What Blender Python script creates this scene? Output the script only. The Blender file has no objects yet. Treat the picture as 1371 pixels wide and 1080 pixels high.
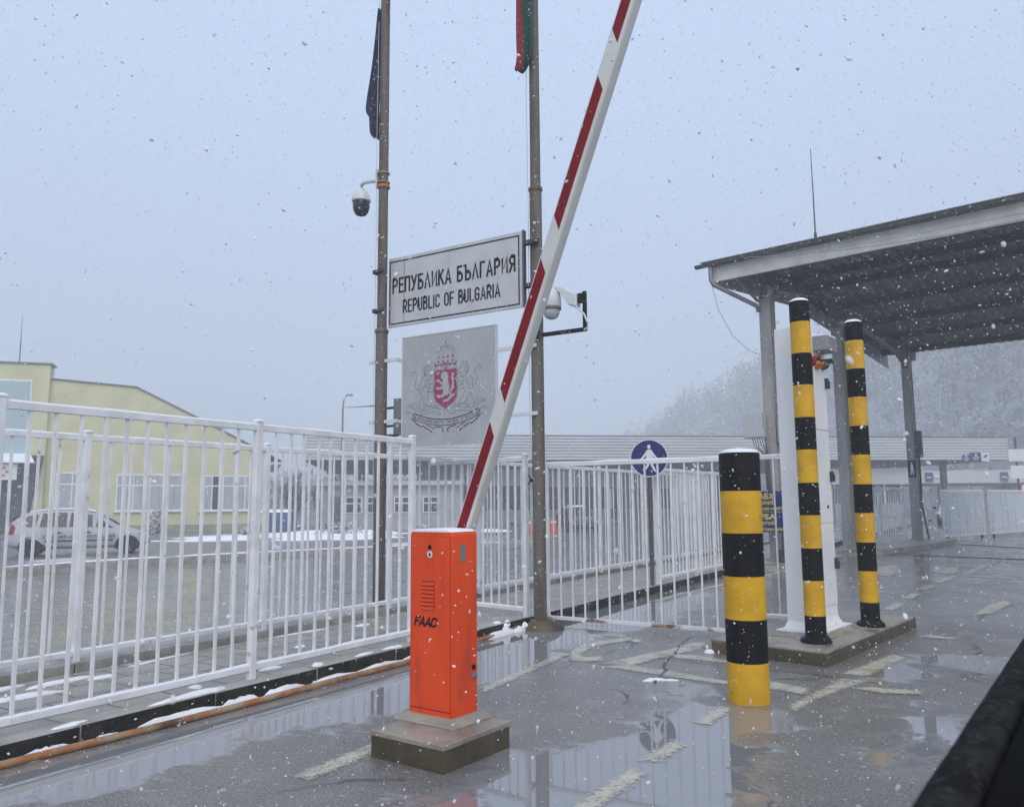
import bpy, bmesh, math, random
from math import sin, cos, pi, radians, sqrt, atan2
from mathutils import Vector, Matrix, noise as mnoise
random.seed(7)
S = bpy.context.scene
COL = S.collection
YAW = radians(32.0226)

# ------------------------------------------------------------------ mesh helper
class M:
    def __init__(s): s.v = []; s.f = []; s.mi = []
    def add(s, vs, fs, mi=0):
        o = len(s.v); s.v += [tuple(p) for p in vs]
        for f in fs: s.f.append([i + o for i in f]); s.mi.append(mi)
        return s
    def box(s, x0, x1, y0, y1, z0, z1, mi=0):
        vs = [(x, y, z) for z in (z0, z1) for y in (y0, y1) for x in (x0, x1)]
        return s.add(vs, [(0, 2, 3, 1), (4, 5, 7, 6), (0, 1, 5, 4), (2, 6, 7, 3), (0, 4, 6, 2), (1, 3, 7, 5)], mi)
    def obox(s, a, b, w, h, up=(0, 0, 1), mi=0):
        """bar from a to b, w across, h along up"""
        a, b = Vector(a), Vector(b); d = (b - a).normalized(); u = Vector(up)
        if abs(d.dot(u)) > .99: u = Vector((0, 1, 0))
        r = d.cross(u).normalized(); u = r.cross(d).normalized()
        vs = []
        for p in (a, b):
            for i, j in ((-1, -1), (1, -1), (1, 1), (-1, 1)): vs.append(p + r * (w / 2 * i) + u * (h / 2 * j))
        return s.add(vs, [(0, 3, 2, 1), (4, 5, 6, 7), (0, 1, 5, 4), (1, 2, 6, 5), (2, 3, 7, 6), (3, 0, 4, 7)], mi)
    def loft(s, rings, closed=True, cap=True, mi=0):
        n = len(rings[0]); vs = [p for r in rings for p in r]; fs = []
        for i in range(len(rings) - 1):
            for j in range(n if closed else n - 1):
                k = (j + 1) % n
                fs.append((i * n + j, i * n + k, (i + 1) * n + k, (i + 1) * n + j))
        if cap and closed:
            fs.append(tuple(range(n - 1, -1, -1))); fs.append(tuple((len(rings) - 1) * n + j for j in range(n)))
        return s.add(vs, fs, mi)
    def tube(s, pts, r, seg=8, cap=True, mi=0):
        pts = [Vector(p) for p in pts]; rings = []
        for i, p in enumerate(pts):
            d = (pts[min(i + 1, len(pts) - 1)] - pts[max(i - 1, 0)]).normalized()
            ref = Vector((0, 0, 1)) if abs(d.z) < .95 else Vector((1, 0, 0))
            a = d.cross(ref).normalized(); b = d.cross(a).normalized()
            rr = r[i] if isinstance(r, (list, tuple)) else r
            rings.append([p + a * (rr * cos(2 * pi * k / seg)) + b * (rr * sin(2 * pi * k / seg)) for k in range(seg)])
        return s.loft(rings, True, cap, mi)
    def lathe(s, prof, c=(0, 0, 0), seg=24, axis='z', cap=True, mi=0):
        rings = []
        for r, h in prof:
            ring = []
            for k in range(seg):
                a = 2 * pi * k / seg; u, w = r * cos(a), r * sin(a)
                if axis == 'z': p = (c[0] + u, c[1] + w, c[2] + h)
                elif axis == 'y': p = (c[0] + u, c[1] + h, c[2] + w)
                else: p = (c[0] + h, c[1] + u, c[2] + w)
                ring.append(p)
            rings.append(ring)
        return s.loft(rings, True, cap, mi)
    def poly(s, pts, mi=0): return s.add(pts, [tuple(range(len(pts)))], mi)
    def prism(s, pts, y0, y1, mi=0):
        """outline (x,z) extruded in y"""
        return s.loft([[(p[0], y, p[1]) for p in pts] for y in (y0, y1)], True, True, mi)
    def slab(s, pts, z0, z1, mi=0):
        return s.loft([[(p[0], p[1], z) for p in pts] for z in (z0, z1)], True, True, mi)
    def xf(s, fn): s.v = [tuple(fn(Vector(p))) for p in s.v]; return s

def obj(name, m, mats, parent=None, smooth=False, bevel=0, loc=None, rotz=0, sub=0):
    me = bpy.data.meshes.new(name)
    bm = bmesh.new()
    vs = [bm.verts.new(p) for p in m.v]
    if not isinstance(mats, (list, tuple)): mats = [mats]
    for f, mi in zip(m.f, m.mi):
        try:
            F_ = bm.faces.new([vs[i] for i in f]); F_.material_index = mi; F_.smooth = smooth
        except ValueError: pass
    bmesh.ops.recalc_face_normals(bm, faces=bm.faces)
    bm.to_mesh(me); bm.free()
    for mt in mats: me.materials.append(mt)
    o = bpy.data.objects.new(name, me); COL.objects.link(o)
    if parent: o.parent = parent
    if loc: o.location = loc
    o.rotation_euler.z = rotz
    if bevel:
        b = o.modifiers.new('bev', 'BEVEL'); b.width = bevel; b.segments = 2; b.limit_method = 'ANGLE'; b.angle_limit = radians(40)
    if sub:
        b = o.modifiers.new('sub', 'SUBSURF'); b.levels = sub; b.render_levels = sub
    if smooth and not sub:
        try: me.set_sharp_from_angle(angle=radians(42))
        except Exception: pass
    return o

def tag(o, label, cat, group=None, kind=None):
    o['label'] = label; o['category'] = cat
    if group: o['group'] = group
    if kind: o['kind'] = kind
    return o
def thing(name, label, cat, loc=(0, 0, 0), rotz=0, group=None):
    o = bpy.data.objects.new(name, None); COL.objects.link(o); o.empty_display_size = .2
    o.location = loc; o.rotation_euler.z = rotz
    return tag(o, label, cat, group)
def struct(o): o['kind'] = 'structure'; return o
def stuff(o): o['kind'] = 'stuff'; return o
def copy_tree(o, parent=None):
    c = o.copy(); COL.objects.link(c)
    if parent: c.parent = parent
    for ch in [x for x in o.children]: copy_tree(ch, c)
    return c

# ------------------------------------------------------------------ materials
def mat(name, col, rough=.5, metal=0., col2=None, nscale=4., namt=1., bump=0., bscale=60., stretch=None, spec=.5, detail=4., rough2=None, coat=0., mid=(.4, .62), col3=None, n3=1.3, mid3=(.5, .7), world=False):
    m = bpy.data.materials.new(name); m.use_nodes = True
    nt = m.node_tree; N = nt.nodes; L = nt.links; b = N['Principled BSDF']
    b.inputs['Roughness'].default_value = rough; b.inputs['Metallic'].default_value = metal
    b.inputs['Specular IOR Level'].default_value = spec
    if coat: b.inputs['Coat Weight'].default_value = coat; b.inputs['Coat Roughness'].default_value = .08
    b.inputs['Base Color'].default_value = (*col, 1)
    if col2 or bump:
        tc = N.new('ShaderNodeTexCoord'); mp = N.new('ShaderNodeMapping')
        if world: L.new(N.new('ShaderNodeNewGeometry').outputs['Position'], mp.inputs['Vector'])
        else: L.new(tc.outputs['Object'], mp.inputs['Vector'])
        if stretch: mp.inputs['Scale'].default_value = stretch
    if col2:
        nz = N.new('ShaderNodeTexNoise'); nz.inputs['Scale'].default_value = nscale; nz.inputs['Detail'].default_value = detail
        L.new(mp.outputs[0], nz.inputs['Vector'])
        rp = N.new('ShaderNodeMapRange'); rp.inputs['From Min'].default_value = mid[0]; rp.inputs['From Max'].default_value = mid[1]
        rp.inputs['To Max'].default_value = namt; L.new(nz.outputs['Fac'], rp.inputs['Value'])
        mx = N.new('ShaderNodeMix'); mx.data_type = 'RGBA'; mx.inputs['A'].default_value = (*col, 1); mx.inputs['B'].default_value = (*col2, 1)
        L.new(rp.outputs[0], mx.inputs['Factor']); last = mx.outputs['Result']
        if col3:
            n3_ = N.new('ShaderNodeTexNoise'); n3_.inputs['Scale'].default_value = n3; n3_.inputs['Detail'].default_value = 6
            L.new(mp.outputs[0], n3_.inputs['Vector'])
            r3 = N.new('ShaderNodeMapRange'); r3.inputs['From Min'].default_value = mid3[0]; r3.inputs['From Max'].default_value = mid3[1]
            L.new(n3_.outputs['Fac'], r3.inputs['Value'])
            m3 = N.new('ShaderNodeMix'); m3.data_type = 'RGBA'; m3.inputs['B'].default_value = (*col3, 1)
            L.new(r3.outputs[0], m3.inputs['Factor']); L.new(last, m3.inputs['A']); last = m3.outputs['Result']
        L.new(last, b.inputs['Base Color'])
        if rough2 is not None:
            rr = N.new('ShaderNodeMapRange'); rr.inputs['To Min'].default_value = rough; rr.inputs['To Max'].default_value = rough2
            rr.inputs['From Min'].default_value = mid[0]; rr.inputs['From Max'].default_value = mid[1]
            L.new(nz.outputs['Fac'], rr.inputs['Value']); L.new(rr.outputs[0], b.inputs['Roughness'])
    if bump:
        nb = N.new('ShaderNodeTexNoise'); nb.inputs['Scale'].default_value = bscale; nb.inputs['Detail'].default_value = 5
        L.new(mp.outputs[0], nb.inputs['Vector'])
        bp = N.new('ShaderNodeBump'); bp.inputs['Strength'].default_value = bump; bp.inputs['Distance'].default_value = .01
        L.new(nb.outputs['Fac'], bp.inputs['Height']); L.new(bp.outputs[0], b.inputs['Normal'])
    return m

WHITE = mat('white_paint', (.80, .815, .83), .38, col2=(.68, .69, .70), nscale=5, bump=.08, bscale=30, world=True, col3=(.36, .27, .20), n3=11, mid3=(.66, .76))
WHITE_RUST = mat('white_paint_rusting', (.72, .74, .75), .4, col2=(.22, .09, .04), nscale=4, mid=(.54, .62), bump=.1, bscale=40, world=True)
SNOW = mat('snow', (.86, .88, .91), .7, bump=.5, bscale=45)
ORANGE = mat('orange_enamel', (.80, .080, .016), .45, col2=(.68, .064, .014), nscale=2.6, stretch=(2.2, 2.2, .5), bump=.05, bscale=90, spec=.22, col3=(.52, .062, .026), n3=4.5, mid3=(.56, .72))
ORANGE_DARK = mat('orange_recess', (.30, .025, .01), .5)
BLACK = mat('black_paint', (.005, .005, .006), .55, col2=(.009, .009, .010), nscale=9, bump=.05, bscale=80, spec=.12)
YELLOW = mat('yellow_paint', (.68, .39, .016), .42, col2=(.56, .31, .015), nscale=5, bump=.06, bscale=80, spec=.25, col3=(.40, .25, .035), n3=14, mid3=(.64, .76))
CONC = mat('wet_concrete', (.33, .30, .25), .45, col2=(.21, .185, .145), nscale=3.5, bump=.5, bscale=70, col3=(.30, .27, .23), n3=1.6, rough2=.25)
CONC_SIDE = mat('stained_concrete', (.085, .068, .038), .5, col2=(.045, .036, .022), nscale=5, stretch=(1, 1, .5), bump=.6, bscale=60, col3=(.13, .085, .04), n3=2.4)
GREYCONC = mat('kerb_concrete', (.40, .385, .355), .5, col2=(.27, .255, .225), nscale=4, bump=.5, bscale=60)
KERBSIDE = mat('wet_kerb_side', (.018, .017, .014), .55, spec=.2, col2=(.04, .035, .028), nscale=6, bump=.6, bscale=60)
RUSTPOLE = mat('rusted_pole', (.135, .122, .108), .6, col2=(.105, .055, .03), nscale=3, stretch=(3, 3, .35), mid=(.5, .72), bump=.3, bscale=40, col3=(.075, .068, .058), n3=2.2, spec=.3)
RUST = mat('rusty_pipe', (.34, .135, .04), .6, col2=(.36, .28, .18), nscale=5, mid=(.44, .62), bump=.5, bscale=60, col3=(.11, .045, .02), n3=3)
GALV = mat('galvanised_steel', (.34, .35, .36), .45, .35, col2=(.24, .25, .26), nscale=3, stretch=(1, 1, .4))
DGALV = mat('weathered_steel', (.11, .112, .112), .5, .2, col2=(.08, .082, .085), nscale=4)
COLUMN = mat('column_steel_paint', (.36, .35, .345), .5, .0, col2=(.24, .235, .235), nscale=2.5, stretch=(2, 2, .3), bump=.1)
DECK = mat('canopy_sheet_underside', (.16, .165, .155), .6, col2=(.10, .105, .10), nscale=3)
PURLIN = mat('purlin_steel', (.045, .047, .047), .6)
DKSTEEL = mat('dark_steel', (.05, .052, .055), .5, .2)
FASCIA = mat('canopy_fascia_paint', (.60, .60, .57), .4, col2=(.48, .48, .45), nscale=2)
SIGNGREY = mat('sign_sheet', (.53, .55, .565), .4, col2=(.47, .49, .505), nscale=3, bump=.02)
PANELGREY = mat('panel_sheet', (.40, .425, .435), .42, col2=(.36, .385, .395), nscale=2.5)
INK = mat('sign_black', (.008, .008, .01), .6, spec=.2)
LINEINK = mat('crest_grey_line', (.16, .175, .185), .6)
CRIMSON = mat('crest_crimson', (.30, .04, .11), .6)
CRESTDARK = mat('crest_ribbon', (.09, .05, .075), .5)
CRESTPALE = mat('crest_pale', (.40, .41, .43), .5)
RED = mat('reflective_red', (.22, .003, .010), .5, col2=(.18, .002, .008), nscale=8, spec=.25)
BOOMWHITE = mat('boom_white', (.62, .63, .61), .35, col2=(.55, .56, .53), nscale=2.5, bump=.03)
BOOMGREY = mat('boom_side', (.34, .345, .32), .4, col2=(.36, .37, .35), nscale=3)
WBOX = mat('white_enamel', (.82, .835, .85), .35, col2=(.76, .775, .79), nscale=1.5)
BLUE = mat('sign_blue', (.008, .022, .13), .45, spec=.3)
SIGNWHITE = mat('sign_white', (.72, .74, .76), .4)
SIGNYEL = mat('sign_yellow', (.75, .55, .06), .5)
DKGLASS = mat('dark_glass', (.03, .035, .04), .08)
DOMEG = mat('clear_dome', (.45, .47, .49), .12)
CAMWHITE = mat('camera_housing', (.62, .64, .66), .35)
CURTAIN = mat('curtained_glass', (.42, .46, .48), .15, col2=(.30, .33, .36), nscale=3, stretch=(4, 4, .2))
PALEGLASS = mat('pale_glazing', (.36, .48, .52), .15)
STUCCO = mat('yellow_stucco', (.60, .585, .355), .8, col2=(.53, .515, .31), nscale=.6, bump=.2, bscale=30)
PLINTH = mat('building_plinth', (.34, .32, .25), .8, col2=(.26, .245, .2), nscale=2)
ROOFTIN = mat('roof_edge', (.12, .12, .125), .5)
GREYWALL = mat('grey_wall', (.40, .42, .43), .75, col2=(.34, .36, .37), nscale=1)
PVC = mat('white_window_frame', (.76, .78, .80), .4)
RIBWHITE = mat('ribbed_sheet', (.58, .62, .63), .45, col2=(.50, .54, .55), nscale=.5, stretch=(.3, .3, 1))
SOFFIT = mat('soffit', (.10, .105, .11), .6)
TYRE = mat('tyre', (.018, .018, .018), .8)
ALLOY = mat('wheel_alloy', (.45, .46, .48), .35, .5)
CARWHITE = mat('car_white', (.42, .44, .47), .28, coat=.2, col2=(.34, .35, .37), nscale=2)
CARDARK = mat('dark_car_paint', (.02, .022, .026), .25, coat=.4)
GREENINK = mat('livery_green', (.05, .075, .06), .4)
LAMPRED = mat('red_lens', (.30, .01, .012), .25)
LAMPAMB = mat('amber_lens', (.55, .13, .01), .25)
LAMPGRN = mat('green_lens', (.02, .12, .085), .25)
RUBBER = mat('fuzzy_rubber_seal', (.012, .012, .012), .9, col2=(.06, .06, .056), nscale=120, mid=(.50, .70), bump=.6, bscale=400, spec=.08, col3=(.03, .031, .03), n3=18)
TRIM = mat('black_plastic_trim', (.003, .003, .0035), .7, spec=.03)
PURPLE = mat('dark_purple_paint', (.035, .012, .022), .25, col2=(.05, .02, .032), nscale=20, coat=.3)
NAVY = mat('navy_cloth', (.012, .016, .05), .85, col2=(.022, .026, .07), nscale=6)
FLAGR = mat('red_cloth', (.26, .014, .03), .85)
FLAGG = mat('green_cloth', (.012, .07, .05), .85)
FLAGW = mat('white_cloth', (.60, .61, .63), .85)
BARK = mat('bark', (.10, .085, .07), .9)
TWIG = mat('dark_twigs', (.12, .115, .105), .9)
FROST = mat('frosted_twigs', (.62, .64, .67), .85)
HILLM = mat('snowy_hill_ground', (.34, .35, .365), .9, col2=(.20, .20, .195), nscale=.15)
BINBLUE = mat('blue_plastic', (.06, .10, .26), .5)
ORPLASTIC = mat('orange_plastic', (.62, .12, .04), .5)
ROPE = mat('halyard', (.62, .63, .64), .7)
TRACK = mat('track_iron', (.035, .034, .034), .45)
BUSH = mat('bush_twigs', (.10, .10, .07), .9)
STONECLAD = mat('dark_cladding', (.035, .038, .042), .5, col2=(.10, .105, .11), nscale=8, mid=(.55, .62))

def wet_ground():
    m = bpy.data.materials.new('wet_asphalt'); m.use_nodes = True
    nt = m.node_tree; N = nt.nodes; L = nt.links; b = N['Principled BSDF']
    def mth(op, a, c=None, clamp=False):
        n = N.new('ShaderNodeMath'); n.operation = op; n.use_clamp = clamp
        for i, x in enumerate((a, c)):
            if x is None: continue
            if isinstance(x, (int, float)): n.inputs[i].default_value = x
            else: L.new(x, n.inputs[i])
        return n.outputs[0]
    def mr(v, a, c, d=0., e=1., smooth=False):
        n = N.new('ShaderNodeMapRange')
        if smooth: n.interpolation_type = 'SMOOTHSTEP'
        for i, x in enumerate((a, c, d, e)):
            n.inputs[i + 1].default_value = x
        L.new(v, n.inputs[0]); return n.outputs[0]
    def nz(scale, detail=4, rough=.5):
        n = N.new('ShaderNodeTexNoise'); n.inputs['Scale'].default_value = scale; n.inputs['Detail'].default_value = detail; n.inputs['Roughness'].default_value = rough
        L.new(tc.outputs['Object'], n.inputs['Vector']); return n.outputs['Fac']
    def mix(f, a, c):
        n = N.new('ShaderNodeMix'); n.data_type = 'RGBA'; L.new(f, n.inputs['Factor'])
        for k, x in (('A', a), ('B', c)):
            if isinstance(x, tuple): n.inputs[k].default_value = (*x, 1)
            else: L.new(x, n.inputs[k])
        return n.outputs['Result']
    tc = N.new('ShaderNodeTexCoord')
    at = N.new('ShaderNodeAttribute'); at.attribute_name = 'pool'
    w0 = mth('ADD', at.outputs['Fac'], mr(nz(1.6, 6, .6), .3, .7, -.28, .28))
    w0 = mth('ADD', w0, mr(nz(7, 4), .3, .7, -.10, .10))
    pool = mr(w0, -.10, .10, 0, 1, True)
    fine = nz(62, 4, .8); gran = nz(30, 5, .75)
    base = mix(mr(nz(.55, 6, .6), .35, .65), (.140, .134, .124), (.215, .208, .195))
    base = mix(mr(nz(3.2, 6, .65), .52, .7), base, (.25, .242, .226))
    base = mix(mr(fine, .54, .64), base, (.34, .335, .32))
    base = mix(mr(fine, .46, .36), base, (.04, .039, .037))
    base = mix(mr(nz(19, 3), .66, .69), base, (.42, .42, .41))
    # crack network
    vo = N.new('ShaderNodeTexVoronoi'); vo.feature = 'DISTANCE_TO_EDGE'; vo.inputs['Scale'].default_value = .22
    wv = N.new('ShaderNodeVectorMath'); wv.operation = 'ADD'
    nn = N.new('ShaderNodeTexNoise'); nn.inputs['Scale'].default_value = 1.3; nn.inputs['Detail'].default_value = 5; L.new(tc.outputs['Object'], nn.inputs['Vector'])
    sc = N.new('ShaderNodeVectorMath'); sc.operation = 'SCALE'; sc.inputs['Scale'].default_value = 1.2; L.new(nn.outputs['Color'], sc.inputs[0])
    L.new(tc.outputs['Object'], wv.inputs[0]); L.new(sc.outputs[0], wv.inputs[1]); L.new(wv.outputs[0], vo.inputs['Vector'])
    crack = mth('MULTIPLY', mr(vo.outputs['Distance'], .005, .002), mr(nz(.8), .45, .55))
    base = mix(crack, base, (.018, .018, .018))
    base = mix(pool, base, (.23, .232, .235))
    L.new(base, b.inputs['Base Color'])
    damp = mr(nz(1.1, 5), .35, .65, .27, .12)
    rg = N.new('ShaderNodeMix'); L.new(pool, rg.inputs['Factor']); L.new(damp, rg.inputs['A']); rg.inputs['B'].default_value = .025
    L.new(rg.outputs[0], b.inputs['Roughness'])
    b.inputs['Specular IOR Level'].default_value = .5
    io = N.new('ShaderNodeMix'); L.new(pool, io.inputs['Factor']); io.inputs['A'].default_value = 1.62; io.inputs['B'].default_value = 2.3; L.new(io.outputs[0], b.inputs['IOR'])
    h = mth('ADD', mth('MULTIPLY', gran, .6), mth('MULTIPLY', fine, .4))
    h = mth('MULTIPLY', h, mth('SUBTRACT', 1.0, pool))
    ga = N.new('ShaderNodeAttribute'); ga.attribute_name = 'grit'; h = mth('MULTIPLY', h, ga.outputs['Fac'])
    rip = mth('MULTIPLY', mth('MULTIPLY', nz(7, 2), .003), pool)
    h = mth('ADD', h, rip)
    bp = N.new('ShaderNodeBump'); bp.inputs['Distance'].default_value = .02; bp.inputs['Strength'].default_value = .55
    L.new(h, bp.inputs['Height']); L.new(bp.outputs[0], b.inputs['Normal'])
    return m
ASPHALT = wet_ground()

def paint_mat():
    m = bpy.data.materials.new('worn_road_paint'); m.use_nodes = True
    nt = m.node_tree; N = nt.nodes; L = nt.links; b = N['Principled BSDF']; out = N['Material Output']
    tc = N.new('ShaderNodeTexCoord')
    def nz(s, d=5):
        n = N.new('ShaderNodeTexNoise'); n.inputs['Scale'].default_value = s; n.inputs['Detail'].default_value = d; n.inputs['Roughness'].default_value = .65
        L.new(tc.outputs['Object'], n.inputs['Vector']); return n.outputs['Fac']
    mx = N.new('ShaderNodeMix'); mx.data_type = 'RGBA'; mx.inputs['A'].default_value = (.62, .58, .45, 1); mx.inputs['B'].default_value = (.42, .40, .33, 1)
    mr = N.new('ShaderNodeMapRange'); mr.inputs[1].default_value = .35; mr.inputs[2].default_value = .65; L.new(nz(6), mr.inputs[0])
    L.new(mr.outputs[0], mx.inputs['Factor']); L.new(mx.outputs['Result'], b.inputs['Base Color'])
    b.inputs['Roughness'].default_value = .28
    a = N.new('ShaderNodeMapRange'); a.inputs[1].default_value = .35; a.inputs[2].default_value = .51; a.inputs[3].default_value = .04; a.inputs[4].default_value = .94
    ad = N.new('ShaderNodeMath'); ad.operation = 'MULTIPLY_ADD'; ad.inputs[1].default_value = .55; L.new(nz(55, 4), ad.inputs[0])
    a2 = N.new('ShaderNodeMath'); a2.operation = 'MULTIPLY'; a2.inputs[1].default_value = .45; L.new(nz(4.5, 6), a2.inputs[0]); L.new(a2.outputs[0], ad.inputs[2]); L.new(ad.outputs[0], a.inputs[0])
    ea = N.new('ShaderNodeAttribute'); ea.attribute_name = 'edge'
    en = N.new('ShaderNodeMapRange'); en.inputs[1].default_value = .3; en.inputs[2].default_value = .7; en.inputs[3].default_value = -.030; en.inputs[4].default_value = .034; L.new(nz(28, 6), en.inputs[0])
    es_ = N.new('ShaderNodeMath'); es_.operation = 'ADD'; L.new(ea.outputs['Fac'], es_.inputs[0]); L.new(en.outputs[0], es_.inputs[1])
    em_ = N.new('ShaderNodeMapRange'); em_.interpolation_type = 'SMOOTHSTEP'; em_.inputs[1].default_value = -.024; em_.inputs[2].default_value = .030; L.new(es_.outputs[0], em_.inputs[0])
    mu = N.new('ShaderNodeMath'); mu.operation = 'MULTIPLY'; L.new(a.outputs[0], mu.inputs[0]); L.new(em_.outputs[0], mu.inputs[1])
    tr = N.new('ShaderNodeBsdfTransparent'); ms = N.new('ShaderNodeMixShader')
    L.new(mu.outputs[0], ms.inputs[0]); L.new(tr.outputs[0], ms.inputs[1]); L.new(b.outputs[0], ms.inputs[2]); L.new(ms.outputs[0], out.inputs['Surface'])
    return m
PAINT = paint_mat()

def paver_mat():
    m = bpy.data.materials.new('mossy_pavers'); m.use_nodes = True
    nt = m.node_tree; N = nt.nodes; L = nt.links; b = N['Principled BSDF']
    tc = N.new('ShaderNodeTexCoord'); br = N.new('ShaderNodeTexBrick')
    mp = N.new('ShaderNodeMapping'); mp.inputs['Rotation'].default_value = (0, 0, radians(90)); L.new(tc.outputs['Object'], mp.inputs[0])
    L.new(mp.outputs[0], br.inputs['Vector'])
    br.inputs['Color1'].default_value = (.40, .37, .31, 1); br.inputs['Color2'].default_value = (.31, .285, .24, 1); br.inputs['Mortar'].default_value = (.06, .058, .045, 1)
    br.inputs['Scale'].default_value = 1.0; br.inputs['Brick Width'].default_value = .42; br.inputs['Row Height'].default_value = .36; br.inputs['Mortar Size'].default_value = .012
    nz = N.new('ShaderNodeTexNoise'); nz.inputs['Scale'].default_value = 4; nz.inputs['Detail'].default_value = 6; L.new(tc.outputs['Object'], nz.inputs[0])
    mr = N.new('ShaderNodeMapRange'); mr.inputs[1].default_value = .35; mr.inputs[2].default_value = .7; mr.inputs[3].default_value = .0; mr.inputs[4].default_value = .75; L.new(nz.outputs['Fac'], mr.inputs[0])
    mx = N.new('ShaderNodeMix'); mx.data_type = 'RGBA'; mx.inputs['B'].default_value = (.20, .185, .15, 1); L.new(br.outputs['Color'], mx.inputs['A']); L.new(mr.outputs[0], mx.inputs['Factor'])
    L.new(mx.outputs['Result'], b.inputs['Base Color']); b.inputs['Roughness'].default_value = .42
    bp = N.new('ShaderNodeBump'); bp.inputs['Strength'].default_value = .6; bp.inputs['Distance'].default_value = .01; bp.invert = True; L.new(br.outputs['Fac'], bp.inputs['Height'])
    L.new(bp.outputs[0], b.inputs['Normal'])
    return m
PAVER = paver_mat()

FTW = mat('forest_bark_grey', (.15, .15, .145), .9)
FFR = mat('forest_rime', (.40, .42, .44), .9)

# ------------------------------------------------------------------ text helper
def text_mesh(body, x0, x1, z0, z1, y, bold=.0, shear=0., keep_aspect=False):
    cu = bpy.data.curves.new('t', 'FONT'); cu.body = body; cu.offset = bold; cu.shear = shear; cu.resolution_u = 3
    o = bpy.data.objects.new('t', cu); COL.objects.link(o)
    dg = bpy.context.evaluated_depsgraph_get(); dg.update()
    me = bpy.data.meshes.new_from_object(o.evaluated_get(dg))
    m = M()
    if len(me.vertices):
        xs = [v.co.x for v in me.vertices]; ys = [v.co.y for v in me.vertices]
        a, b_, c, d = min(xs), max(xs), min(ys), max(ys)
        sx = (x1 - x0) / (b_ - a); sz = (z1 - z0) / (d - c); ox = x0
        if keep_aspect: sx = min(sx, sz); ox = (x0 + x1) / 2 - sx * (b_ - a) / 2
        m.add([(ox + (v.co.x - a) * sx, y, z0 + (v.co.y - c) * sz) for v in me.vertices], [tuple(p.vertices) for p in me.polygons])
    bpy.data.objects.remove(o); bpy.data.meshes.remove(me); bpy.data.curves.remove(cu)
    return m

# ------------------------------------------------------------------ stroke lettering (narrow road-sign capitals)
def _a(cx, cy, rx, ry, a0, a1, n=8): return [(cx + rx * cos(radians(a0 + (a1 - a0) * k / n)), cy + ry * sin(radians(a0 + (a1 - a0) * k / n))) for k in range(n + 1)]
_bowl_t = [(0, 1), (.26, 1)] + _a(.26, .74, .24, .26, 90, -90) + [(0, .48)]
_bowl_b = [(0, .55), (.27, .55)] + _a(.27, .275, .24, .275, 90, -90) + [(0, 0)]
GL = {'P': (.5, [[(0, 0), (0, 1)], _bowl_t]), 'E': (.44, [[(.44, 1), (0, 1), (0, 0), (.44, 0)], [(0, .52), (.38, .52)]]), 'П': (.5, [[(0, 0), (0, 1), (.5, 1), (.5, 0)]]),
 'У': (.54, [[(0, 1), (.28, .38)], [(.54, 1), (.20, .1), (.12, 0), (.02, 0)]]), 'Б': (.5, [[(.44, 1), (0, 1), (0, 0)], _bowl_b]), 'Л': (.56, [[(0, 0), (.28, 1), (.56, 0)]]),
 'И': (.5, [[(0, 1), (0, 0), (.5, 1), (.5, 0)]]), 'К': (.5, [[(0, 0), (0, 1)], [(.48, 1), (0, .42)], [(.16, .60), (.52, 0)]]), 'A': (.56, [[(0, 0), (.28, 1), (.56, 0)], [(.10, .28), (.46, .28)]]),
 'Ъ': (.62, [[(-.02, 1), (.13, 1), (.13, 0)], [(x + .13, y) for x, y in _bowl_b]]), 'Г': (.42, [[(0, 0), (0, 1), (.42, 1)]]), 'Я': (.5, [[(.5, 0), (.5, 1)], [(.5 - x, y) for x, y in _bowl_t], [(.28, .48), (0, 0)]]),
 'R': (.5, [[(0, 0), (0, 1)], _bowl_t, [(.22, .48), (.5, 0)]]), 'U': (.5, [[(0, 1), (0, .25)] + _a(.25, .25, .25, .25, 180, 360) + [(.5, 1)]]), 'B': (.5, [[(0, 0), (0, 1)], [(0, 1), (.25, 1)] + _a(.25, .775, .21, .225, 90, -90) + [(0, .55)], _bowl_b]),
 'L': (.42, [[(0, 1), (0, 0), (.42, 0)]]), 'I': (.02, [[(0, 0), (0, 1)]]), 'C': (.5, [_a(.25, .75, .25, .25, 10, 180) + _a(.25, .25, .25, .25, 180, 350)]), 'O': (.5, [_a(.25, .75, .25, .25, 0, 180) + _a(.25, .25, .25, .25, 180, 360) + [(.5, .75)]]),
 'F': (.44, [[(.44, 1), (0, 1), (0, 0)], [(0, .52), (.36, .52)]]), 'G': (.5, [_a(.25, .75, .25, .25, 10, 180) + _a(.25, .25, .25, .25, 180, 360) + [(.5, .48), (.28, .48)]]), ' ': (.22, [])}
GL['Р'], GL['Е'], GL['А'] = GL['P'], GL['E'], GL['A']
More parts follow.
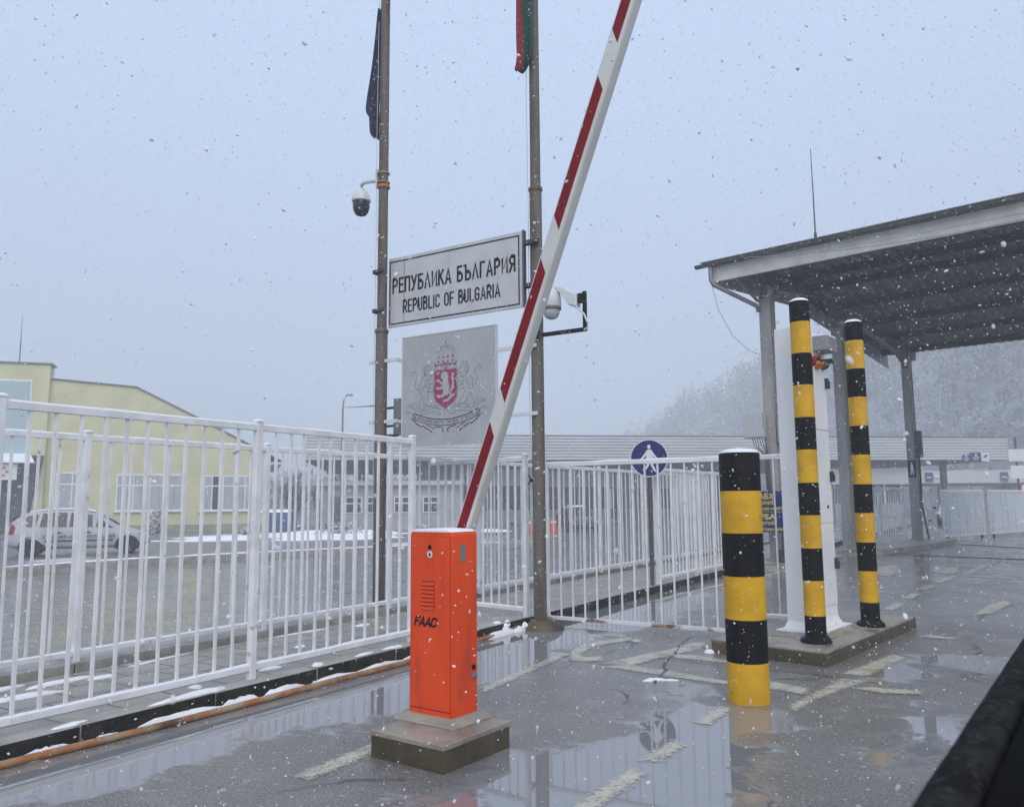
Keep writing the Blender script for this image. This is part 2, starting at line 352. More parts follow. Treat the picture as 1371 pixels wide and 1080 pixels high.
def stroke_text(body, x0, x1, z0, z1, y, wt=.16, gap=.24, shear=0.):
    tot = sum(GL[c][0] for c in body) + gap * (len(body) - 1)
    h = z1 - z0; w = wt * h; sx = (x1 - x0 - w) / tot; m = M(); cx = x0 + w / 2; n = 0
    for c in body:
        wd, pl_ = GL[c]
        for P in pl_:
            Q = [(cx + u * sx + shear * v * h, z0 + w / 2 + v * (h - w)) for u, v in P]
            L_ = []; Rr = []
            for i in range(len(Q)):
                d1 = Vector(Q[i]) - Vector(Q[i - 1]) if i else Vector(Q[1]) - Vector(Q[0])
                d2 = Vector(Q[i + 1]) - Vector(Q[i]) if i < len(Q) - 1 else d1
                d1.normalize(); d2.normalize(); n1 = Vector((-d1.y, d1.x)); n2 = Vector((-d2.y, d2.x)); b = (n1 + n2)
                b = b / max(.35, b.length_squared) * 2 if b.length > .01 else n1
                e = Vector((0, 0))
                if i == 0 and len(Q) == 2 or (i in (0, len(Q) - 1)): e = (d1 if i else -d2) * w * .5
                p = Vector(Q[i]) + e * (1 if len(Q) > 1 else 0)
                if b.length > 2.2: b = b.normalized() * 2.2
                L_.append(p + b * w / 2); Rr.append(p - b * w / 2)
            yy = y - .00012 * (n % 4); n += 1
            for i in range(len(Q) - 1):
                m.add([(L_[i].x, yy, L_[i].y), (L_[i + 1].x, yy, L_[i + 1].y), (Rr[i + 1].x, yy, Rr[i + 1].y), (Rr[i].x, yy, Rr[i].y)], [(0, 1, 2, 3)])
        cx += (wd + gap) * sx
    return m

# ------------------------------------------------------------------ ground
def seg_d(p, a, b):
    ax, ay = a; bx, by = b; dx, dy = bx - ax, by - ay
    t = max(0, min(1, ((p[0] - ax) * dx + (p[1] - ay) * dy) / (dx * dx + dy * dy + 1e-9)))
    return math.hypot(p[0] - ax - t * dx, p[1] - ay - t * dy)
def sdist(p, poly):
    ins = False; d = 1e9; n = len(poly)
    for i in range(n):
        a, b = poly[i], poly[(i + 1) % n]
        d = min(d, seg_d(p, a, b))
        if (a[1] > p[1]) != (b[1] > p[1]) and p[0] < (b[0] - a[0]) * (p[1] - a[1]) / (b[1] - a[1]) + a[0]: ins = not ins
    return d if ins else -d
POOLS = [
    [(-4.95, -3), (-4.15, -3), (-4.25, 2.0), (-4.1, 2.9), (-3.95, 3.6), (-3.80, 4.4), (-3.62, 5.3), (-3.72, 6.8), (-3.85, 7.3), (-3.75, 8.4), (-3.6, 9.6), (-4.0, 12), (-4.5, 13.5), (-4.95, 13)],
    [(-2.62, 4.1), (-2.32, 4.45), (-2.22, 5.2), (-2.42, 5.9), (-2.3, 6.5), (-2.0, 6.35), (-1.9, 5.85), (-1.45, 5.95), (-1.28, 4.9), (-1.25, 3.9), (-1.5, 3.2), (-2.2, 3.0), (-2.7, 3.3)],
    [(-1.3, 7.3), (-1.1, 8.1), (-.85, 8.3), (-.8, 7.4), (-1.05, 7.0)],
    [(-.95, 8.2), (-.6, 8.9), (.4, 8.6), (.5, 7.9), (-.4, 7.9)],
    [(-.75, 4.9), (-.7, 6.6), (-.35, 6.4), (-.45, 4.9)],
    [(-3.4, .6), (-3.2, 2.7), (-2.75, 2.9), (-2.7, .6)],
]
def gz(x, y):
    z = 0.
    if x < -8: z = -.25 * min(1, (-8 - x) / 12)
    if x < -20: z -= .35 * min(1, (-20 - x) / 22)
    return z
def frange(a, b, s):
    r = []; x = a
    while x < b - 1e-6: r.append(x); x += s
    return r
gx = [-600, -300, -150, -80, -42, -31, -20, -16, -12, -8, -6.9, -5.8] + frange(-5.0, 1.6, .1) + [1.6, 2.2, 3, 5, 9, 16, 30, 80, 200, 600]
gy = [-200, -60, -20, -8, -3, -1] + frange(0, 12.6, .12) + [12.7, 13.4, 14.5, 16, 18, 20, 23, 27, 32, 40, 50, 65, 90, 130, 200, 320, 600]
gm = M(); pv = []
for y in gy:
    for x in gx:
        gm.v.append((x, y, gz(x, y)))
        d = max(sdist((x, y), P) for P in POOLS) if (-6 < x < 3 and -5 < y < 15) else (-.16 if x < -7 else -.12)
        pv.append(max(-.6, min(.6, d)))
nx = len(gx)
for j in range(len(gy) - 1):
    for i in range(nx - 1):
        gm.f.append([j * nx + i, j * nx + i + 1, (j + 1) * nx + i + 1, (j + 1) * nx + i]); gm.mi.append(0)
road = struct(obj('road', gm, ASPHALT, smooth=True))
at = road.data.attributes.new('pool', 'FLOAT', 'POINT')
for i, v in enumerate(pv): at.data[i].value = v
at = road.data.attributes.new('grit', 'FLOAT', 'POINT')
for i, p in enumerate(gm.v): at.data[i].value = max(.12, min(1, 1.15 - math.hypot(p[0], p[1]) / 16)) if p[0] > -5.2 else .05

# road paint (each stroke its own thin sheet, a hair above the next)
MARKS = [
 [(-3.21, 6.63), (-3.07, 6.82), (-2.09, 6.59), (-1.75, 6.76), (-1.48, 6.64), (-1.46, 6.43), (-1.74, 6.49), (-2.14, 6.47), (-2.54, 6.52)],
 [(-1.49, 6.03), (-1.41, 6.51), (-1.33, 7.16), (-1.12, 7.18), (-1.25, 6.78), (-1.35, 6.34), (-1.42, 5.91)],
 [(-1.36, 7.34), (-1.11, 8.47), (-.98, 8.37), (-1.17, 7.34)],
 [(-3.72, 6.94), (-3.59, 6.72), (-3.44, 6.73), (-3.33, 6.87), (-3.45, 7.05), (-3.55, 6.91), (-3.65, 7.02), (-3.70, 7.33), (-3.68, 7.61), (-3.54, 8.01), (-3.63, 8.17), (-3.83, 7.77), (-3.84, 7.25)],
 [(-3.55, 7.98), (-3.51, 8.16), (-3.39, 7.92), (-3.47, 7.87)],
 [(-3.26, 6.75), (-3.03, 6.73), (-2.90, 7.33), (-2.75, 7.85), (-2.82, 8.22), (-2.95, 8.12), (-3.0, 7.73), (-3.12, 7.35)],
 [(-2.88, 7.5), (-2.54, 7.48), (-2.35, 7.43), (-2.31, 7.3), (-2.55, 7.31), (-2.84, 7.31)],
 [(-1.91, 3.4), (-1.90, 4.22), (-1.79, 4.2), (-1.80, 3.44)],
 [(-1.91, 4.38), (-1.90, 4.85), (-1.79, 4.79), (-1.80, 4.41)],
 [(-1.92, 5.29), (-1.91, 5.78), (-1.80, 5.75), (-1.81, 5.26)],
 [(-3.40, 3.20), (-3.42, 3.66), (-3.43, 3.92), (-3.29, 3.86), (-3.28, 3.2)],
 [(-3.69, 5.42), (-3.75, 6.14), (-3.85, 7.0), (-3.74, 7.0), (-3.63, 5.93), (-3.58, 5.29)],
 [(-1.63, 11.8), (-1.58, 12.6), (-1.45, 12.55), (-1.5, 11.75)],
 [(-1.56, 13.2), (-1.50, 14.0), (-1.37, 13.95), (-1.43, 13.15)],
 [(-1.48, 14.6), (-1.42, 15.4), (-1.29, 15.35), (-1.35, 14.55)],
 [(-1.38, 15.9), (-1.20, 17.4), (-1.06, 17.35), (-1.24, 15.85)],
 [(-1.05, 18.0), (-.62, 22.1), (-.46, 22.0), (-.89, 17.95)],
 [(-2.17, 16.69), (-2.17, 17.95), (-2.37, 19.99), (-2.67, 18.71), (-2.48, 17.23)],
 [(-1.62, 18.23), (-1.25, 19.85), (-1.12, 18.28), (-1.25, 17.67)],
 [(-1.02, 17.61), (-.04, 17.46), (1.4, 17.2), (1.4, 16.9), (-.04, 17.16), (-.87, 17.36)],
 [(-.59, 11.69), (-.47, 12.91), (-.28, 13.57), (-.20, 13.21), (-.40, 12.01)],
 [(-.99, 9.63), (-.68, 9.64), (-.67, 9.76), (-.96, 9.81)],
 [(-1.2, 6.83), (-1.08, 6.92), (-.73, 6.99), (-.72, 6.86), (-.98, 6.76)],
 [(-4.57, 12.9), (-4.17, 17.4), (-4.05, 17.4), (-4.45, 12.9)],
 [(-4.62, 11.15), (-4.65, 12.5), (-4.52, 12.5), (-4.49, 11.15)],
]
mk = M(); ed_ = []
for i, P in enumerate(MARKS):
    x0, x1, y0, y1 = min(p[0] for p in P) - .04, max(p[0] for p in P) + .04, min(p[1] for p in P) - .04, max(p[1] for p in P) + .04
    st = .024 if y0 < 9 else (.05 if y0 < 14 else .09); idx = {}
    na, nb = int((x1 - x0) / st) + 2, int((y1 - y0) / st) + 2
    D_ = {}
    for a in range(na):
        for b in range(nb): D_[a, b] = sdist((x0 + a * st, y0 + b * st), P)
    def vid(a, b):
        if (a, b) not in idx:
            idx[a, b] = len(mk.v); mk.v.append((x0 + a * st, y0 + b * st, .004 + .0001 * i)); ed_.append(D_[a, b])
        return idx[a, b]
    for a in range(na - 1):
        for b in range(nb - 1):
            if max(D_[a, b], D_[a + 1, b], D_[a, b + 1], D_[a + 1, b + 1]) > -.03:
                mk.f.append([vid(a, b), vid(a + 1, b), vid(a + 1, b + 1), vid(a, b + 1)]); mk.mi.append(0)
mk = obj('road_marking', mk, PAINT); struct(mk)
at = mk.data.attributes.new('edge', 'FLOAT', 'POINT')
for i, v in enumerate(ed_): at.data[i].value = v
ck = M()
def crack(P, w, z):
    Q = []
    for i in range(len(P) - 1):
        for k in range(8):
            t = k / 8; x = P[i][0] + (P[i + 1][0] - P[i][0]) * t; y = P[i][1] + (P[i + 1][1] - P[i][1]) * t
            Q.append((x + .03 * mnoise.noise((x * 6, y * 6, 1)) + .012 * mnoise.noise((x * 25, y * 25, 2)), y + .03 * mnoise.noise((x * 6, y * 6, 5))))
    L_ = []; R_ = []
    for i in range(len(Q) - 1):
        d = Vector((Q[i + 1][0] - Q[i][0], Q[i + 1][1] - Q[i][1])).normalized(); n = Vector((-d.y, d.x)); ww = w * max(.15, .6 + 1.3 * mnoise.noise((Q[i][0] * 9, Q[i][1] * 9, 7)))
        L_.append((Q[i][0] + n.x * ww, Q[i][1] + n.y * ww, z)); R_.append((Q[i][0] - n.x * ww, Q[i][1] - n.y * ww, z))
    for i in range(len(L_) - 1): ck.add([L_[i], L_[i + 1], R_[i + 1], R_[i]], [(0, 1, 2, 3)])
crack([(-2.60, 6.25), (-2.66, 6.64), (-2.82, 7.08), (-2.86, 7.47), (-3.02, 8.03), (-3.08, 8.62)], .013, .0075)
crack([(-2.95, 7.22), (-2.3, 7.16), (-1.6, 7.2), (-1.1, 7.12), (-.7, 7.2)], .010, .0079)
crack([(-3.3, 2.9), (-3.1, 3.3), (-2.75, 3.5)], .008, .0087)
crack([(-.9, 10.2), (-.2, 10.4), (.6, 10.2)], .012, .0095)
struct(obj('road_crack', ck, mat('tarry_crack', (.035, .034, .032), .4)))
tk = M()
for (a, b) in (((-3.35, 23.49), (4, 21.7)), ((-2.3, 29.84), (5, 23.6))):
    a, b = Vector((*a, .0)), Vector((*b, .0))
    tk.obox(a + Vector((0, 0, .006)), b + Vector((0, 0, .006)), .14, .012)
tag(obj('gate_track', tk, TRACK), 'pair of dark iron sliding gate tracks set across the wet road', 'gate track')

# kerbed island between the two white fences
def band(name, pts, z0, z1, mt): return struct(obj(name, M().slab(pts, z0, z1), mt))
band('pavement', [(-6.60, -12), (-5.06, -12), (-4.98, 2.5), (-4.98, 60), (-6.60, 60)], -.3, .096, PAVER)
km = M()
ky = [-12, -6] + frange(-1, 22, .98) + [24, 30, 40, 60]
for i in range(len(ky) - 1):
    j = random.uniform(-.006, .006); zz = .118 + random.uniform(-.004, .004)
    km.box(-5.12 + j, -4.94 + j, ky[i] + .004, ky[i + 1] - .004, -.2, zz, 0)
k_ = struct(obj('kerb', km, [GREYCONC, KERBSIDE], bevel=.008))
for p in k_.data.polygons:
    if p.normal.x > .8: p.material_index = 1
km = M()
for i in range(len(ky) - 1):
    j = random.uniform(-.01, .01)
    km.box(-7.02 + j, -6.72 + j, ky[i] + .004, ky[i + 1] - .004, -.3, .15 + random.uniform(-.005, .005))
struct(obj('raised_kerb', km, GREYCONC, bevel=.008))

# far pavement beyond the road
def vz(x): return -.1 - .35 * max(0, min(1, (-21 - x) / 21))
kl = [(-22.3, -10), (-21.9, 4), (-21.35, 10.4), (-21.1, 13.8), (-20.5, 16.3), (-19.6, 19.2), (-18.4, 22.1), (-16.6, 25.4), (-15.6, 27.6)]
vg = M()
for i, (x, y) in enumerate(kl):
    for t in (0, .3, 1.0): pass
rows = []
for (x, y) in kl:
    rows.append([(x + dx, y + dy, vz(x + dx)) for dx, dy in ((0, 0), (-6, 3), (-14, 7.5), (-30, 16), (-60, 32))])
vg.loft(rows, closed=False)
struct(obj('far_pavement', vg, mat('slushy_pavement', (.15, .148, .142), .3, col2=(.74, .76, .80), nscale=.22, mid=(.58, .64), bump=.3, bscale=8, detail=7, stretch=(1, .6, 1))))
fk = M()
for i in range(len(kl) - 1):
    a, b = Vector((*kl[i], 0)), Vector((*kl[i + 1], 0)); d = (b - a).normalized()
    a += d * .01; b -= d * .01
    fk.obox(a + Vector((0, 0, -.28)), b + Vector((0, 0, -.28)), .2, .44)
struct(obj('far_kerb', fk, GREYCONC, bevel=.01))
# snow lying on the far pavement, along kerbs and between pavers
def mound(m, x, y, z, l, w, h, ang, n=10):
    rg = []
    for t, hh in ((1, 0), (.86, .55), (.55, .9), (.2, 1)):
        ring = []
        for k in range(n):
            a = 2 * pi * k / n; f = 1 + .35 * mnoise.noise((x * 3 + cos(a) * 1.3, y * 3 + sin(a) * 1.3, t))
            u, v = l * t * f * cos(a), w * t * f * sin(a)
            ring.append((x + u * cos(ang) - v * sin(ang), y + u * sin(ang) + v * cos(ang), z + h * hh * (.8 + .4 * random.random()) - .004))
        rg.append(ring)
    m.loft(rg, True, True)
sp = M()
for (x, y, l, w, h) in ((-6.45, 3.0, .40, .05, .03), (-6.1, 3.15, .32, .05, .03), (-6.35, 3.55, .30, .04, .025), (-6.25, 3.85, .14, .05, .02), (-6.0, 2.7, .3, .05, .03), (-5.3, 4.0, .05, .06, .02), (-5.5, 5.0, .09, .06, .03), (-5.35, 4.75, .12, .04, .02), (-6.5, 4.5, .35, .02, .014), (-6.5, 6.2, .4, .02, .014), (-5.6, 6.6, .08, .05, .02), (-5.9, 5.6, .07, .05, .02), (-6.3, 6.9, .1, .06, .02), (-5.5, 2.2, .2, .05, .02), (-6.4, 2.1, .5, .06, .03)):
    mound(sp, x, y, .096, l, w, h, pi / 2 + random.uniform(-.15, .15))
for (y, l, w, h) in ((3.75, .32, .035, .03), (4.95, .07, .04, .03), (2.9, .12, .03, .015), (5.5, .14, .03, .02), (5.9, .16, .03, .02), (6.5, .2, .03, .02)):
    mound(sp, -5.02 + random.uniform(-.02, .02), y, .118, l, w, h, pi / 2 + .03)
y = 1.2
while y < 8.0:
    l = random.uniform(.15, .42)
    if not 3.35 < y < 3.6: mound(sp, -4.895 + random.uniform(-.01, .01), y + l, 0.0, l, .035, random.uniform(.035, .06), pi / 2)
    y += 2 * l * random.uniform(.85, 1.05)
for k in range(13): mound(sp, -4.95 + random.uniform(-.06, .10), 7.86 + random.uniform(-.22, .16), random.uniform(.03, .12) - .03, random.uniform(.02, .06), random.uniform(.015, .035), random.uniform(.03, .06), random.random() * 3, 7)
for k in range(60):
    t = random.random() * (len(kl) - 2); i = int(t); f = t - i
    x = kl[i][0] * (1 - f) + kl[i + 1][0] * f; y = kl[i][1] * (1 - f) + kl[i + 1][1] * f
    mound(sp, x - .25, y, vz(x) + .0, random.uniform(.3, 1.2), .1, .06, 1.3)
for k in range(30):
    b_ = random.uniform(36, 50); a_ = random.uniform(-17, 3)
    x, y = a_ * cos(YAW) - b_ * sin(YAW), a_ * sin(YAW) + b_ * cos(YAW)
    if x < -23: mound(sp, x, y, vz(x), random.uniform(1.2, 3.5), random.uniform(.2, .6), random.uniform(.06, .16), YAW + random.uniform(-.2, .2))
mound(sp, -2.62, 6.33, .004, .10, .025, .02, .7); mound(sp, -2.5, 6.4, .004, .06, .02, .012, .4)
mound(sp, -2.62, 7.72, .004, .05, .03, .03, .4)
stuff(obj('snow', sp, SNOW, smooth=True))

# ------------------------------------------------------------------ fences
def bar_mesh(h, w=.024): return M().box(-w / 2, w / 2, -w / 2, w / 2, 0, h)
def fence(name, label, P0, P1, nposts, z0, ztop, zbot, zrail, step, first=True, last=True, mt=WHITE, group='white railing fences', post_w=.055, bw=.0195, post_skip=(), snowcap=True, cat='fence', topw=.045):
    """posts at equal spacing from P0 to P1 (plan), bars between"""
    P0, P1 = Vector((*P0, 0)), Vector((*P1, 0)); D = P1 - P0; L_ = D.length
    root = thing(name, label, cat, (P0.x, P0.y, 0), atan2(D.y, D.x), group)
    pm = None
    sx = [L_ * i / (nposts - 1) for i in range(nposts)] if nposts > 1 else [0]
    for i, x in enumerate(sx):
        if i in post_skip: continue
        if pm is None:
            q = M().box(-post_w / 2, post_w / 2, -post_w / 2, post_w / 2, z0, ztop + .02)
            q.box(-post_w / 2 - .004, post_w / 2 + .004, -post_w / 2 - .004, post_w / 2 + .004, ztop + .02, ztop + .035)
            p = obj('post', q, mt, root, bevel=.004); pm = p
            c = M(); c.loft([[(sx_ * post_w * .5 * s_, sy_ * post_w * .5 * s_, ztop + .035 + h_) for sx_, sy_ in ((-1, -1), (1, -1), (1, 1), (-1, 1))] for s_, h_ in ((1, 0), (.85, .008), (.5, .012))])
            if snowcap: obj('snow_cap', c, SNOW, p, smooth=True)
            p.location.x = x
        else:
            c = copy_tree(pm, root); c.location.x = x
    spans = [(sx[i] + post_w / 2, sx[i + 1] - post_w / 2) for i in range(len(sx) - 1)]
    for nm, zz, hh in (('top_rail', ztop - topw / 2, topw), ('bottom_rail', zbot, .04)):
        m = M()
        for a, b in spans: m.box(a, b, -.02, .02, zz - hh / 2, zz + hh / 2)
        r = obj(nm, m, mt, root, bevel=.003)
        if snowcap:
            s = M()
            for a, b in spans:
                n = max(3, int((b - a) / .08)); rings = []
                for k in range(n + 1):
                    x = a + (b - a) * k / n; h_ = .008 + .010 * max(0, mnoise.noise((x * 2.3 + P0.x, P0.y, zz)) + .4) * (1.0 if nm == 'top_rail' else .8)
                    zz2 = zz + hh / 2
                    rings.append([(x, -.019, zz2 + .0005), (x, -.012, zz2 + h_), (x, .012, zz2 + h_), (x, .019, zz2 + .0005)])
                s.loft(rings, True, True)
            obj('snow_line', s, SNOW, r, smooth=True)
    bz0, bz1 = zbot + .02, zrail
    bmesh_ = None
    for a, b in spans:
        n = max(2, round((b - a) / step)); st = (b - a) / n
        for k in range(1, n):
            x = a + st * k
            if bmesh_ is None:
                o = obj('bar', M().box(-bw / 2, bw / 2, -bw / 2, bw / 2, bz0, bz1), mt, root); bmesh_ = o
            else:
                o = bmesh_.copy(); COL.objects.link(o); o.parent = root
            o.location.x = x + random.uniform(-.004, .004); o.rotation_euler = (random.uniform(-.003, .003), random.uniform(-.004, .004), random.uniform(-.1, .1)); o.location.z = random.uniform(-.003, 0)
    return root
# along the near kerb, along the far side of the island, across the island, continuing beyond the gate
fence('railing_fence', 'long white railing fence on the near kerb behind the orange barrier cabinet', (-5.10, -1.45), (-5.10, 6.27), 5, .1, 2.07, .20, 2.03, .155)
fence('railing_fence', 'white railing fence on the raised kerb running past the rusty pole under the emblem panel', (-6.84, 0.03), (-6.56, 19.53), 11, .14, 2.045, .22, 2.0, .19, bw=.018)
fence('railing_fence', 'short white railing fence joining the island fences beside the rusty sign pole', (-6.62, 8.52), (-5.0, 8.28), 2, .1, 1.975, .19, 1.93, .135, post_skip=(0,), post_w=.055)
fence('railing_fence', 'white railing fence on the kerb behind the round blue pedestrian sign', (-5.03, 12.45), (-4.92, 17.6), 4, .1, 1.97, .20, 1.93, .15)
# wide-barred gate across the lane with a rusty foot
gt = thing('pedestrian_gate', 'wide white barred gate with a rusting bottom rail across the puddled lane', 'gate', (-4.93, 8.66, 0), atan2(.04, 2.35))
m = M().box(0, .03, -.015, .015, .05, 1.91); obj('stile', m, WHITE, gt)
m = M().box(2.4, 2.43, -.015, .015, .05, 1.91); obj('stile', m, WHITE, gt)
tr = obj('top_rail', M().box(0.03, 2.4, -.02, .02, 1.87, 1.915), WHITE, gt, bevel=.003)
obj('snow_line', M().loft([[(x, -.019, 1.9155), (x, -.012, 1.928 + .004 * sin(x * 9)), (x, .012, 1.928 + .004 * sin(x * 9)), (x, .019, 1.9155)] for x in [.03 + .0473 * k for k in range(51)]]), SNOW, tr, smooth=True)
obj('bottom_rail', M().box(.03, 2.4, -.02, .02, .045, .085), WHITE_RUST, gt, bevel=.003)
gb = None
for k in range(1, 15):
    x = .03 + 2.37 * k / 15
    if gb is None: gb = obj('bar', M().box(-.009, .009, -.009, .009, .085, 1.87), WHITE, gt); o = gb
    else: o = gb.copy(); COL.objects.link(o); o.parent = gt
    o.location.x = x
fence('railing_fence', 'narrow white railing panel between the thick striped bollard and the white cabinet', (-2.62, 9.72), (-2.12, 9.80), 2, .0, 1.97, .10, 1.93, .17, post_w=.03, bw=.018)

# ------------------------------------------------------------------ orange barrier
A4 = radians(-4)
pl = thing('concrete_plinth', 'square stained concrete plinth under the orange barrier cabinet', 'plinth', (-2.719, 3.628, 0), A4)
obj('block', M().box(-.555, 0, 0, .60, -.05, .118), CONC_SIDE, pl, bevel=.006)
cp = M().box(-.56, .005, -.005, .605, .1185, .15); obj('slab_top', cp, CONC, pl, bevel=.006)
bar = thing('barrier', 'raised red and white boom barrier with an orange cabinet lettered FAAC', 'barrier', (-2.904, 3.953, .15), A4)
# mortar bed
mb = M().loft([[(-.34 - e, -e, z), (e, -e, z), (e, .24 + e, z), (-.34 - e, .24 + e, z)] for e, z in ((.075, .001), (.06, .018), (.015, .042))])
obj('mortar_bed', mb, CONC, bar, smooth=False, bevel=.006)
H_ = 1.125
def rrect(x0, x1, z0, z1, r, n=5, top_only=True):
    pts = []
    for cx, cz, a0 in ((x1 - r, z0 + r, -90), (x1 - r, z1 - r, 0), (x0 + r, z1 - r, 90), (x0 + r, z0 + r, 180)):
        if top_only and cz < (z0 + z1) / 2:
            pts.append((cx + (r if cx > (x0 + x1) / 2 else -r), z0)); continue
        for k in range(n + 1):
            a = radians(a0 + 90 * k / n); pts.append((cx + r * cos(a), cz + r * sin(a)))
    return pts
body = M().loft([[(x, z) for x, z in []] or [(-.34, y, .03), (0, y, .03)] + [(-.0 - .03 + .03 * cos(radians(a)), y, H_ - .03 + .03 * sin(radians(a))) for a in range(0, 91, 15)] + [(-.34 + .03 - .03 * sin(radians(a)), y, H_ - .03 + .03 * cos(radians(a))) for a in range(0, 91, 15)] for y in (0, .24)])
obj('cabinet', body, ORANGE, bar, smooth=True, bevel=.006)
door = obj('door', M().box(-.325, -.012, -.006, -.0005, .075, H_ - .035), ORANGE, bar, bevel=.003)
obj('foot_panel', M().box(-.325, -.012, -.005, -.0005, .036, .068), ORANGE, bar, bevel=.002)
obj('door_gap', M().box(-.3275, -.0095, -.0008, -.0002, .034, H_ - .0325), ORANGE_DARK, bar)
vm = M(); vd = M()
for k in range(7):
    z = .66 + .024 * k
    vm.loft([[(x, -.0062, z), (x, -.016, z - .005), (x, -.0145, z + .005), (x, -.0062, z + .012)] for x in (-.235, -.135)])
obj('vent', vm, ORANGE, door)
obj('vent_slot', M().box(-.238, -.132, -.0075, -.0061, .652, .825), ORANGE_DARK, door)
obj('lettering', stroke_text('FAAC', -.298, -.118, .552, .612, -.0085, .2, .12, .22), INK, door)
lk = obj('lock', M().lathe([(.013, 0), (.013, -.006), (.009, -.007)], (-.172, -.0062, 1.028), 16, 'y'), INK, door, smooth=True)
stk = obj('sticker', M().lathe([(.021, 0), (.021, -.001)], (-.172, -.0064, .985), 20, 'y'), SIGNWHITE, door)
sm = M().box(-.176, -.168, -.0085, -.008, .972, .996).box(-.183, -.161, -.0085, -.008, .980, .986); obj('symbol', sm, INK, stk)
obj('badge', M().box(.0005, .003, .075, .125, .94, 1.04), mat('badge_grey', (.22, .27, .25), .35, .4), bar, bevel=.001)
sl = obj('side_lock', M().lathe([(.016, 0), (.016, .006), (.01, .007)], (.0005, .20, .305), 14, 'x'), INK, bar, smooth=True)
lk2 = M().box(.0005, .012, .175, .225, .245, .262).box(.0005, .016, .19, .21, .255, .275)
obj('latch', lk2, GALV, bar, bevel=.002)
cpm = M(); rg = []
for y, ins in ((-.002, .012), (.03, .0), (.21, .0), (.242, .012)):
    rg.append([(-.335 + ins, y, H_ - .006), (-.32 + ins, y, H_ + .009 - ins * .4), (-.17, y, H_ + .014 - ins * .5), (-.02 - ins, y, H_ + .009 - ins * .4), (-.005 - ins, y, H_ - .006)])
obj('snow_cap', cpm.loft(rg), SNOW, bar, smooth=True)
# boom in local frame; plane just behind the cabinet
piv = Vector((-.245, .315, .90))
mtx = Matrix.Rotation(-A4, 4, 'Z')
ang = radians(67.8)
hub = M().lathe([(.06, -.075), (.06, .0), (.05, .01)], (piv.x, piv.y, piv.z), 20, 'y'); obj('boom_hub', hub, DGALV, bar, smooth=True)
bo = bpy.data.objects.new('boom_empty', None)
dx, dz = cos(ang), sin(ang)
def bm_pt(s, u, y):   # s along, u across (positive = upper-left), y thickness
    return (piv.x + s * dx - u * dz, piv.y + y, piv.z + s * dz + u * dx)
LB = 5.4; hw, ht = .052, .043
rings = []
prof = []
for cx, cy, a0 in ((hw - .012, ht - .012, 0), (-hw + .012, ht - .012, 90), (-hw + .012, -ht + .012, 180), (hw - .012, -ht + .012, 270)):
    for k in range(4):
        a = radians(a0 + 30 * k); prof.append((cx + .012 * cos(a), cy + .012 * sin(a)))
for s_ in (-.1, LB): rings.append([bm_pt(s_, u, y) for u, y in prof])
boom = obj('boom', M().loft(rings), [BOOMWHITE, BOOMGREY], bar, smooth=True)
s0 = lambda z: (z - .15 - piv.z) / dz
zl = [(1.05, 1.91), (2.10, 2.897), (3.13, 3.95), (4.19, 5.0)]
for z0, z1 in zl:
    a, b = s0(z0), s0(z1)
    ul, ur = hw - .013, -hw + .004 + .020
    m = M().poly([bm_pt(a + .05, ul, -ht - .0012), bm_pt(a - .03, ur, -ht - .0012), bm_pt(b - .05, ur, -ht - .0012), bm_pt(b + .03, ul, -ht - .0012)])
    obj('red_stripe', m, RED, boom)

# ------------------------------------------------------------------ striped bollards
def bollard(label, x, y, z0, h, r, bands, flange, rotz=0, lean=0, group='striped yellow and black bollards'):
    t = thing('bollard', label, 'bollard', (x, y, z0), rotz, group)
    zs = [b for b, _ in bands]
    m = M()
    rg = [(r, zs[i]) for i in range(len(zs))]
    for i in range(len(bands) - 1):
        q = M().lathe([(r, bands[i][0] + .0005), (r, bands[i + 1][0] - .0005)], (0, 0, 0), 40, cap=False)
        if i == len(bands) - 2:
            q = M().lathe([(r, bands[i][0] + .0005), (r, bands[i + 1][0] - .012), (r - .006, bands[i + 1][0] - .004), (r - .012, bands[i + 1][0]), (.01, bands[i + 1][0] + .002)], (0, 0, 0), 40)
        o = obj('band', q, bands[i][1], t, smooth=True)
        o['label'] = ('black' if bands[i][1] is BLACK else 'yellow') + ' painted band'
    if flange:
        f = obj('base_flange', M().lathe([(r * 1.45, .0), (r * 1.5, .012), (r * 1.45, .03), (r * 1.2, .045), (r * 1.02, .06)], (0, 0, 0), 32), BLACK, t, smooth=True)
        bt = M()
        for k in range(4):
            a = pi / 4 + k * pi / 2; bt.lathe([(.012, .03), (.012, .05), (.006, .055)], (r * 1.33 * cos(a), r * 1.33 * sin(a), 0), 6)
        obj('bolt', bt, DKSTEEL, f)
    top = bands[-1][0]
    obj('snow_cap', M().lathe([(r - .004, top - .002), (r - .012, top + .014), (r * .6, top + .028), (.01, top + .036)], (0, 0, 0), 24), SNOW, t, smooth=True)
    return t
B3 = .3067
bollard('thick low striped bollard standing in the puddle with a yellow foot', -1.768, 6.043, 0, 1.82, .149,
        [(-.02, YELLOW), (.284, BLACK), (.587, YELLOW), (.895, BLACK), (1.206, YELLOW), (1.515, BLACK), (1.80, None)], False)
T = [(.0, BLACK), (.244, YELLOW), (.566, BLACK), (.863, YELLOW), (1.17, BLACK), (1.473, YELLOW), (1.786, BLACK), (2.095, YELLOW), (2.407, BLACK), (2.715, YELLOW), (3.025, BLACK), (3.234, None)]
bollard('tall thin striped bollard at the near corner of the concrete island, before the white cabinet', -1.695, 8.015, .131, 3.2, .0945, T, True)
bollard('tall thin striped bollard beside the white cabinet, at the back of the concrete island', -1.4145, 9.319, .131, 3.2, .0945, T, True)

